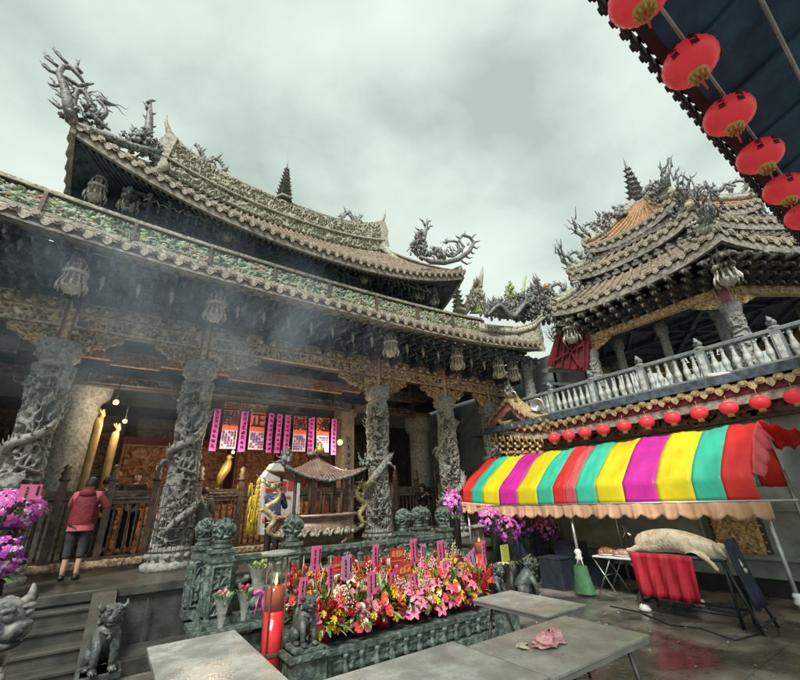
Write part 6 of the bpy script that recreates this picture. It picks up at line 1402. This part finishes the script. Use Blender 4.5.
for sg in(-1,1):
    i=len(V); V+=[(.17*sg,.60,.08),(.2*sg,.74,.03),(.21*sg,.84,.03)]; E+=[(1,i),(i,i+1),(i+1,i+2)]; Rr+=[.08,.05,.035]
    i=len(V); V+=[(-.17*sg,-.36,.07),(-.2*sg,-.52,-.05),(-.2*sg,-.60,-.20)]; E+=[(4,i),(i,i+1),(i+1,i+2)]; Rr+=[.07,.045,.03]
v_,f_=skin(V,E,[r if hasattr(r,'__len__') else (r,r) for r in Rr]); q=MB(); q.add(v_,f_,0,True); PIG=mat('pig_skin',(.62,.54,.40),(.42,.31,.20),9,.4,.8,22,c3=(.56,.48,.34)); q.ball((0,-.90,-.17),(.045,.03,.04)); q.build('carcass',PIG,pig,local=True)
for sg in(-1,1): q=MB(); q.tube([(.09*sg,-.60,.18),(.16*sg,-.68,.12),(.17*sg,-.76,.02)],[.03,.06,.01],7); q.build('ear',PIG,pig,local=True)
q=MB(); q.tube([(0,.80,.27),(.03,.9,.33),(-.02,.93,.26)],[.02,.015,.006],6); q.build('tail',PIG,pig,local=True)
q=MB(); 
for k in range(7): flame(q,(0,.86,.30),(math.cos(k*.9),.3,math.sin(k*.9)),(0,0,1),.16,.012)
o=q.build('black_bow',BLACK,pig,local=True)
q=MB(); P=[]
for i in range(14): P.append([(8.36+.5*i/13,2.92-.16*t_+.02*math.sin(i+t_*3),1.22-.95*t_) for t_ in np.linspace(0,1,8)])
q.grid(np.array(P)); o=q.build('navy_coat',mat('navy_coat',(.02,.035,.07),(.01,.015,.03),6,.7)); tag(o,'dark navy coat draped over the right end of the pig rack','coat'); m_=o.modifiers.new('s','SOLIDIFY'); m_.thickness=.02
for i,(px,py,lb) in enumerate(((646,611,'white plastic bag on the ground below the red cloth'),(700,606,'white plastic bag on the ground below the navy coat'))):
    p=atz(px,py,0); t=thing('plastic_bag',lb,'plastic bag',tuple(p)); q=MB(); q.ball((0,0,.05),(.11,.09,.06),jit=.5,seed=i,seg=14,rings=8); q.build('bag',WHITE,t,local=True); q=MB(); q.tube([(-.04,0,.09),(0,0,.18),(.04,0,.09)],.012,6); q.build('handle',WHITE,t,local=True)
# folding table with food
p=atz(610,598,0); ft=thing('food_table','white folding table with crossed steel legs laden with roast offerings under the tent','table',(9.35,5.15,0))
q=MB(); q.box((9.35,5.15,.72),(.62,1.15,.03)); q.build('tabletop',WHITE,ft,bevel=.008)
for y in(4.75,5.55): q=MB(); q.tube([(9.1,y-.2,.7),(9.1,y+.2,.02)],.014,8); q.tube([(9.1,y+.2,.7),(9.1,y-.2,.02)],.014,8); q.tube([(9.1,y,.36),(9.6,y,.36)],.012,6); q.tube([(9.6,y-.2,.7),(9.6,y+.2,.02)],.014,8); q.tube([(9.6,y+.2,.7),(9.6,y-.2,.02)],.014,8); q.build('crossed_legs',STEEL,ft)
for i,(y,c,r_) in enumerate(((5.5,(.50,.24,.10),(.11,.2,.08)),(5.15,(.62,.36,.26),(.13,.17,.07)),(4.8,(.66,.30,.30),(.12,.15,.06)))):
    t=thing('offering_food',['browned roast fowl at the left of the food table','pale roast meat in the middle of the food table','pink cooked meat at the right of the food table'][i],'food',(9.3,y,.735)); q=MB(); q.ball((0,0,.08),r_,jit=.15,seed=i,seg=14,rings=9); q.tube([(.02,-.1,.1),(-.06,-.22,.09)],[.05,.02],8); q.ball((-.08,.09,.06),(.07,.08,.05)); q.build('meat',mat(f'roast_{["brown","tan","pink"][i]}',c,tuple(v*.6 for v in c),12,.3,.3,30),t,local=True); q=MB(); q.lathe([(.12,0),(.19,.02),(.2,.03)],seg=20); q.build('plate',WHITE,t,local=True)
# cardboard, bag, bins, boxes
def bx(name,lab,cat,x,y,sx,sy,z0,z1,mt,rz=0,rx=0,extra=None):
    t=thing(name,lab,cat,(x,y,z0),rz); q=MB(); q.box((0,0,(z1-z0)/2),(sx,sy,z1-z0),rx=rx); q.build('panel' if min(sx,sy)<.06 else 'box_body',mt,t,local=True,bevel=.008)
    q=MB(); q.box((0,0,(z1-z0)+.012),(sx*1.04,sy*1.04,.03),rx=rx); q.build('rim',mt,t,local=True); return t
p=atz(533,590,0)
bx('cardboard_sheet','brown cardboard sheet leaning beside the stone lion under the tent','cardboard',p.x,p.y,.62,.02,.02,.68,mat('cardboard',(.40,.30,.19),(.30,.22,.14),5,.8),R_(28),R_(-10))
for i,(px,py,h,lb) in enumerate(((557,592,.62,'dark plastic bin behind the tent pole'),(575,588,.9,'tall dark crate stack behind the green bag'),(600,588,.5,'low dark box under the food table'))):
    p=atz(px,py,0); bx('storage_bin',lb,'bin',min(p.x+.4,10.2),p.y+.2,.5,.6,0,h,mat('bin_navy',(.03,.045,.06),(.015,.02,.03),5,.5))
p=atz(587,600,0); gb=thing('green_bag','translucent green shopping bag hanging on the foot of the middle tent pole','bag',(8.72,5.85,.05)); q=MB(); P=[]
for i in range(20):
    a=2*math.pi*i/20; P.append([((.09+.05*(1-t_)+.012*math.sin(i*3+t_*5))*math.cos(a)*1.1,(.15+.08*(1-t_)+.015*math.sin(i*2+t_*6))*math.sin(a),.52*t_) for t_ in np.linspace(0,1,8)])
q.grid(np.array(P),0,True,cu=True); q.build('bag',mat('green_film',(.10,.24,.12),(.06,.16,.08),8,.3,.3,20,alpha=.85),gb,local=True); q=MB(); q.tube([(0,-.08,.5),(.05,-.02,.68),(.12,.0,.72),(.05,.03,.68),(0,.08,.5)],.012,6); q.build('handle',WHITE,gb,local=True)
q=MB(); q.lathe([(.045,0),(.09,.06),(.05,.12),(.085,.18),(.04,.24)],(8.95,6.0,.62),10); o=q.build('knotted_rag',WHITE); tag(o,'pale rag knotted round the middle tent pole above the green bag','rag')
q=MB(); q.lathe([(.045,0),(.07,.04),(.045,.09),(.06,.13),(.04,.17)],(8.95,2.38,.30),10); o=q.build('pole_binding',WHITE); tag(o,'pale tape bound round the foot of the right tent pole','tape')
# stone lion with yellow sheet, right of the flowers
p=atz(514,592,.0); lion('stone_lion','dark stone lion crouching on the ground between the flowers and the cardboard',(p.x-.2,p.y-.6,.02),.85,R_(55),LION)
p=aty(505,553,6.6); o=MB().box((p.x,6.6,p.z),(.30,.02,.32),rz=.2).build('yellow_sheet',mat('olive_paper',(.50,.50,.10),(.40,.40,.07),5,.6)); tag(o,'small upright olive yellow sheet left of the cardboard','paper')
q=MB()
for k in range(8): a=k*.785; petal(q,(0,0,0),(math.cos(a),math.sin(a),.25),(-math.cos(a)*.3,-math.sin(a)*.3,1),.17,.035,.6)
o=q.build('star_foil',mat('pale_gold_paper',(.62,.60,.36),(.5,.46,.25),6,.5)); o.location=aty(503,563,6.5); tag(o,'pale star shaped paper rosette under the olive yellow sheet','paper rosette')
q=MB(); q.box((p.x-.02,6.6,p.z*.5-.12),(.06,.06,p.z-.28)); q.box((p.x-.02,6.6,.02),(.4,.4,.04)); o=q.build('paper_stand',WOOD_D); tag(o,'thin dark stand holding the olive yellow sheet','stand')
# ================================================================== ORCHIDS
def orchid(lab,loc,w,h,zc,n,seed,pot,potm,cardpos=None,dense=.05,cols=((.62,.10,.50),(.38,.04,.36))):
    t=thing('orchid_display',lab,'orchids',loc,0); r=random.Random(seed)
    q=MB(); q.lathe(pot,seg=24); q.build('vase',potm,t,local=True)
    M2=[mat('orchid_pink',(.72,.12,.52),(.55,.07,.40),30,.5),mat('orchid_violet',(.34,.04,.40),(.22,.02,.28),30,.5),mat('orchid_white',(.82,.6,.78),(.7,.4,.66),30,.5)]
    q=MB(); s=MB()
    for k in range(n):
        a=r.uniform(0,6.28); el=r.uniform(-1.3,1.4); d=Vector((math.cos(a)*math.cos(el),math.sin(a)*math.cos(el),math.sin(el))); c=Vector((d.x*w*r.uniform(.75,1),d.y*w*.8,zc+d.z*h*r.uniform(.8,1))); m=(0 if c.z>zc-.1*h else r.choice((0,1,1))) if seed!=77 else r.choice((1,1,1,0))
        d=(d+Vector((0,-.5,.1))).normalized(); u=d.orthogonal().normalized(); v=d.cross(u)
        for j in range(5): b=j*1.257; petal(q,c,u*math.cos(b)+v*math.sin(b),d,dense,dense*.38,.3,m=m if r.random()<.85 else 2,n=3)
        if k%9==0: s.tube([(0,0,pot[-1][1]),tuple(Vector((c.x*.4,c.y*.4,(zc+c.z)*.5))),tuple(c)],.008,5)
    q.build('blossoms',M2,t,local=True)['kind']='stuff'; s.build('stems',STEM,t,local=True)
    q=MB()
    for k in range(12): a=k*.55; petal(q,(.04*math.cos(a),.04*math.sin(a),pot[-1][1]-.03),(math.cos(a),math.sin(a),.5),(-math.cos(a)*.5,-math.sin(a)*.5,1),.26,.035,1.3)
    q.build('leaves',LEAFM[0],t,local=True)
    if cardpos: card(t,cardpos[0],cardpos[1],cardpos[2],PINK,seed+60,rows=4)
    return t
p=aty(18,525,8.0); pz=0
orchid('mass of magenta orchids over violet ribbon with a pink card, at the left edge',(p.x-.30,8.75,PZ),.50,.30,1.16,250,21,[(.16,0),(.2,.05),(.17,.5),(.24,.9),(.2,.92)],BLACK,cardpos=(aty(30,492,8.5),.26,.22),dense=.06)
q=MB(); b=aty(8,560,8.45)
for k in range(34):
    a=random.uniform(0,6.28); c=Vector((b.x-.12+.20*math.cos(a)*random.random(),b.y+.12*math.sin(a),b.z+random.uniform(-.25,.30))); petal(q,c,(math.cos(a),-.5,random.uniform(-.9,.6)),(0,-.7,.6),random.uniform(.14,.30),random.uniform(.016,.035),random.uniform(.5,1.6),m=k%2,n=7)
o=q.build('ribbon_bow',[mat('violet_ribbon',(.25,.04,.45),(.15,.02,.30),6,.35),mat('pink_ribbon',(.78,.12,.38),(.66,.08,.3),6,.35)]); tag(o,'large violet and pink ribbon bow hanging below the left edge orchids','ribbon')
p=aty(457,549,7.75); z_=p.z
orchid('magenta orchid in a tall black vase with a pink card, left of the tent',(p.x,7.75,max(.02,z_)),.27,.36,1.0-.05,150,23,[(.10,0),(.12,.05),(.13,.6),(.16,.72),(.12,.73)],BLACK,cardpos=(aty(449,489,7.7),.16,.16),dense=.055)
q=MB(); q.box((p.x,7.75,z_/2),(.45,.45,max(.05,z_))); o=q.build('stone_stand',GREENST); tag(o,'low stone stand under the tall black orchid vase','stand')
GO='dark violet orchids massed in the shade under the tent'
for i,(px,py,lb) in enumerate(((490,520,'leftmost dim violet orchid in the shade under the tent'),(505,530,'second dim violet orchid in the shade under the tent'),(525,522,'third dim violet orchid in the shade under the tent'),(545,528,'rightmost dim violet orchid in the shade under the tent'))):
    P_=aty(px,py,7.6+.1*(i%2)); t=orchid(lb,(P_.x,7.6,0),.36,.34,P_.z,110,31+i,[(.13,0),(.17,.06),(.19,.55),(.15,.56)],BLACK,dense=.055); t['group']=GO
# dim backdrop under the tent: cupboards against the platform
q=MB(); 
cb=thing('dark_cupboard','row of dark cupboards in the shade at the far end of the tent','cupboard',(10.1,8.2,0))
for k in range(4): q=MB(); q.box((8.9+.62*k,8.05,.62),(.6,.35,1.2)); q.build('cupboard_body',mat('bin_navy',(.03,.045,.06),(.015,.02,.03),5,.5),cb,bevel=.01); q=MB(); q.box((8.9+.62*k,7.865,.62),(.52,.02,1.05)); q.build('door',WOOD_L,cb,bevel=.005)
# little details: metal pans and ropes
q=MB(); q.tube([atz(610,606,.01),atz(640,612,.01),atz(670,625,.01),atz(700,628,.01),atz(735,640,.01),atz(760,634,.01)],.012,6); o=q.build('ground_cable',BLACK); tag(o,'thin black cable trailing over the wet ground below the pig rack','cable')
# ================================================================== INCENSE SMOKE drifting under the eaves
def smoke(x0,x1,y0,y1,z0,z1,dens,name='smoke'):
    q=MB(); q.box(((x0+x1)/2,(y0+y1)/2,(z0+z1)/2),(x1-x0,y1-y0,z1-z0)); m=bpy.data.materials.new('incense_smoke'); m.use_nodes=True; t=m.node_tree; t.nodes.clear(); N=t.nodes.new; L=t.links.new
    o_=N('ShaderNodeOutputMaterial'); v=N('ShaderNodeVolumePrincipled'); v.inputs['Color'].default_value=(.68,.84,1,1); v.inputs['Anisotropy'].default_value=.2
    tc=N('ShaderNodeTexCoord'); n=N('ShaderNodeTexNoise'); n.inputs['Scale'].default_value=.75; n.inputs['Detail'].default_value=3; n.inputs['Distortion'].default_value=.8; L(tc.outputs['Object'],n.inputs['Vector'])
    # soft falloff to the faces of the box
    g=N('ShaderNodeTexGradient'); g.gradient_type='SPHERICAL'; mp=N('ShaderNodeMapping'); mp.inputs['Location'].default_value=(-1,-1,-1); mp.inputs['Scale'].default_value=(2,2,2); L(tc.outputs['Generated'],mp.inputs[0]); L(mp.outputs[0],g.inputs[0])
    r=N('ShaderNodeMapRange'); r.inputs[1].default_value=.42; r.inputs[2].default_value=.72; r.inputs[3].default_value=0; r.inputs[4].default_value=dens; L(n.outputs[0],r.inputs[0])
    mu=N('ShaderNodeMath'); mu.operation='MULTIPLY'; L(r.outputs[0],mu.inputs[0]); L(g.outputs[0],mu.inputs[1]); L(mu.outputs[0],v.inputs['Density']); L(v.outputs[0],o_.inputs['Volume'])
    o=q.build(name,m); tag(o,'thin bluish incense smoke drifting up from the burner under the lower eaves','smoke',kind='stuff'); return o
smoke(-3.6,5.5,5.4,9.7,2.9,7.4,.45)

# wet leaves and scraps of paper trodden into the courtyard floor
q=MB(); rr_=random.Random(12)
for k in range(150):
    x=rr_.uniform(5.2,9.6); y=rr_.uniform(.8,5.6); c=Vector((x,y,.004)); a=rr_.uniform(0,6.28); petal(q,c,(math.cos(a),math.sin(a),.05),(0,0,1),rr_.uniform(.02,.07),rr_.uniform(.006,.02),rr_.uniform(.05,.3),m=rr_.choice((0,0,1,2)),n=3)
tag(q.build('floor_litter',[WOOD_B,mat('cream_leaf',(.62,.60,.42),(.5,.48,.3),12,.5),GWALL]),'scattered wet leaves and paper scraps on the courtyard floor','litter',kind='stuff')
# dirt specks, water marks and a satin finish on the grey table tops
t=SLAB.node_tree; b=t.nodes['Principled BSDF']; tc=t.nodes.new('ShaderNodeTexCoord'); v=t.nodes.new('ShaderNodeTexVoronoi'); v.inputs['Scale'].default_value=11; t.links.new(tc.outputs['Object'],v.inputs['Vector'])
r=t.nodes.new('ShaderNodeMapRange'); r.inputs[1].default_value=.05; r.inputs[2].default_value=.09; r.inputs[3].default_value=.25; r.inputs[4].default_value=1; t.links.new(v.outputs['Distance'],r.inputs[0])
n=t.nodes.new('ShaderNodeTexNoise'); n.inputs['Scale'].default_value=3.2; n.inputs['Detail'].default_value=8; n.inputs['Roughness'].default_value=.7; t.links.new(tc.outputs['Object'],n.inputs['Vector'])
r2=t.nodes.new('ShaderNodeMapRange'); r2.inputs[1].default_value=.45; r2.inputs[2].default_value=.62; r2.inputs[3].default_value=.84; r2.inputs[4].default_value=1.08; t.links.new(n.outputs[0],r2.inputs[0])
mm=t.nodes.new('ShaderNodeMath'); mm.operation='MULTIPLY'; t.links.new(r.outputs[0],mm.inputs[0]); t.links.new(r2.outputs[0],mm.inputs[1])
src=b.inputs['Base Color'].links[0].from_socket; sc_=t.nodes.new('ShaderNodeVectorMath'); sc_.operation='SCALE'; t.links.new(src,sc_.inputs[0]); t.links.new(mm.outputs[0],sc_.inputs['Scale']); t.links.new(sc_.outputs[0],b.inputs['Base Color'])
r3=t.nodes.new('ShaderNodeMapRange'); r3.inputs[1].default_value=.4; r3.inputs[2].default_value=.6; r3.inputs[3].default_value=.08; r3.inputs[4].default_value=.4; t.links.new(n.outputs[0],r3.inputs[0]); t.links.new(r3.outputs[0],b.inputs['Roughness'])

p=aty(6,556,8.35); orchid('violet orchid blooms hanging under the magenta mass at the left edge',(p.x-.05,8.35,PZ),.26,.26,p.z-PZ,110,77,[(.1,0),(.14,.04),(.12,.2),(.15,.3)],BLACK,dense=.06)
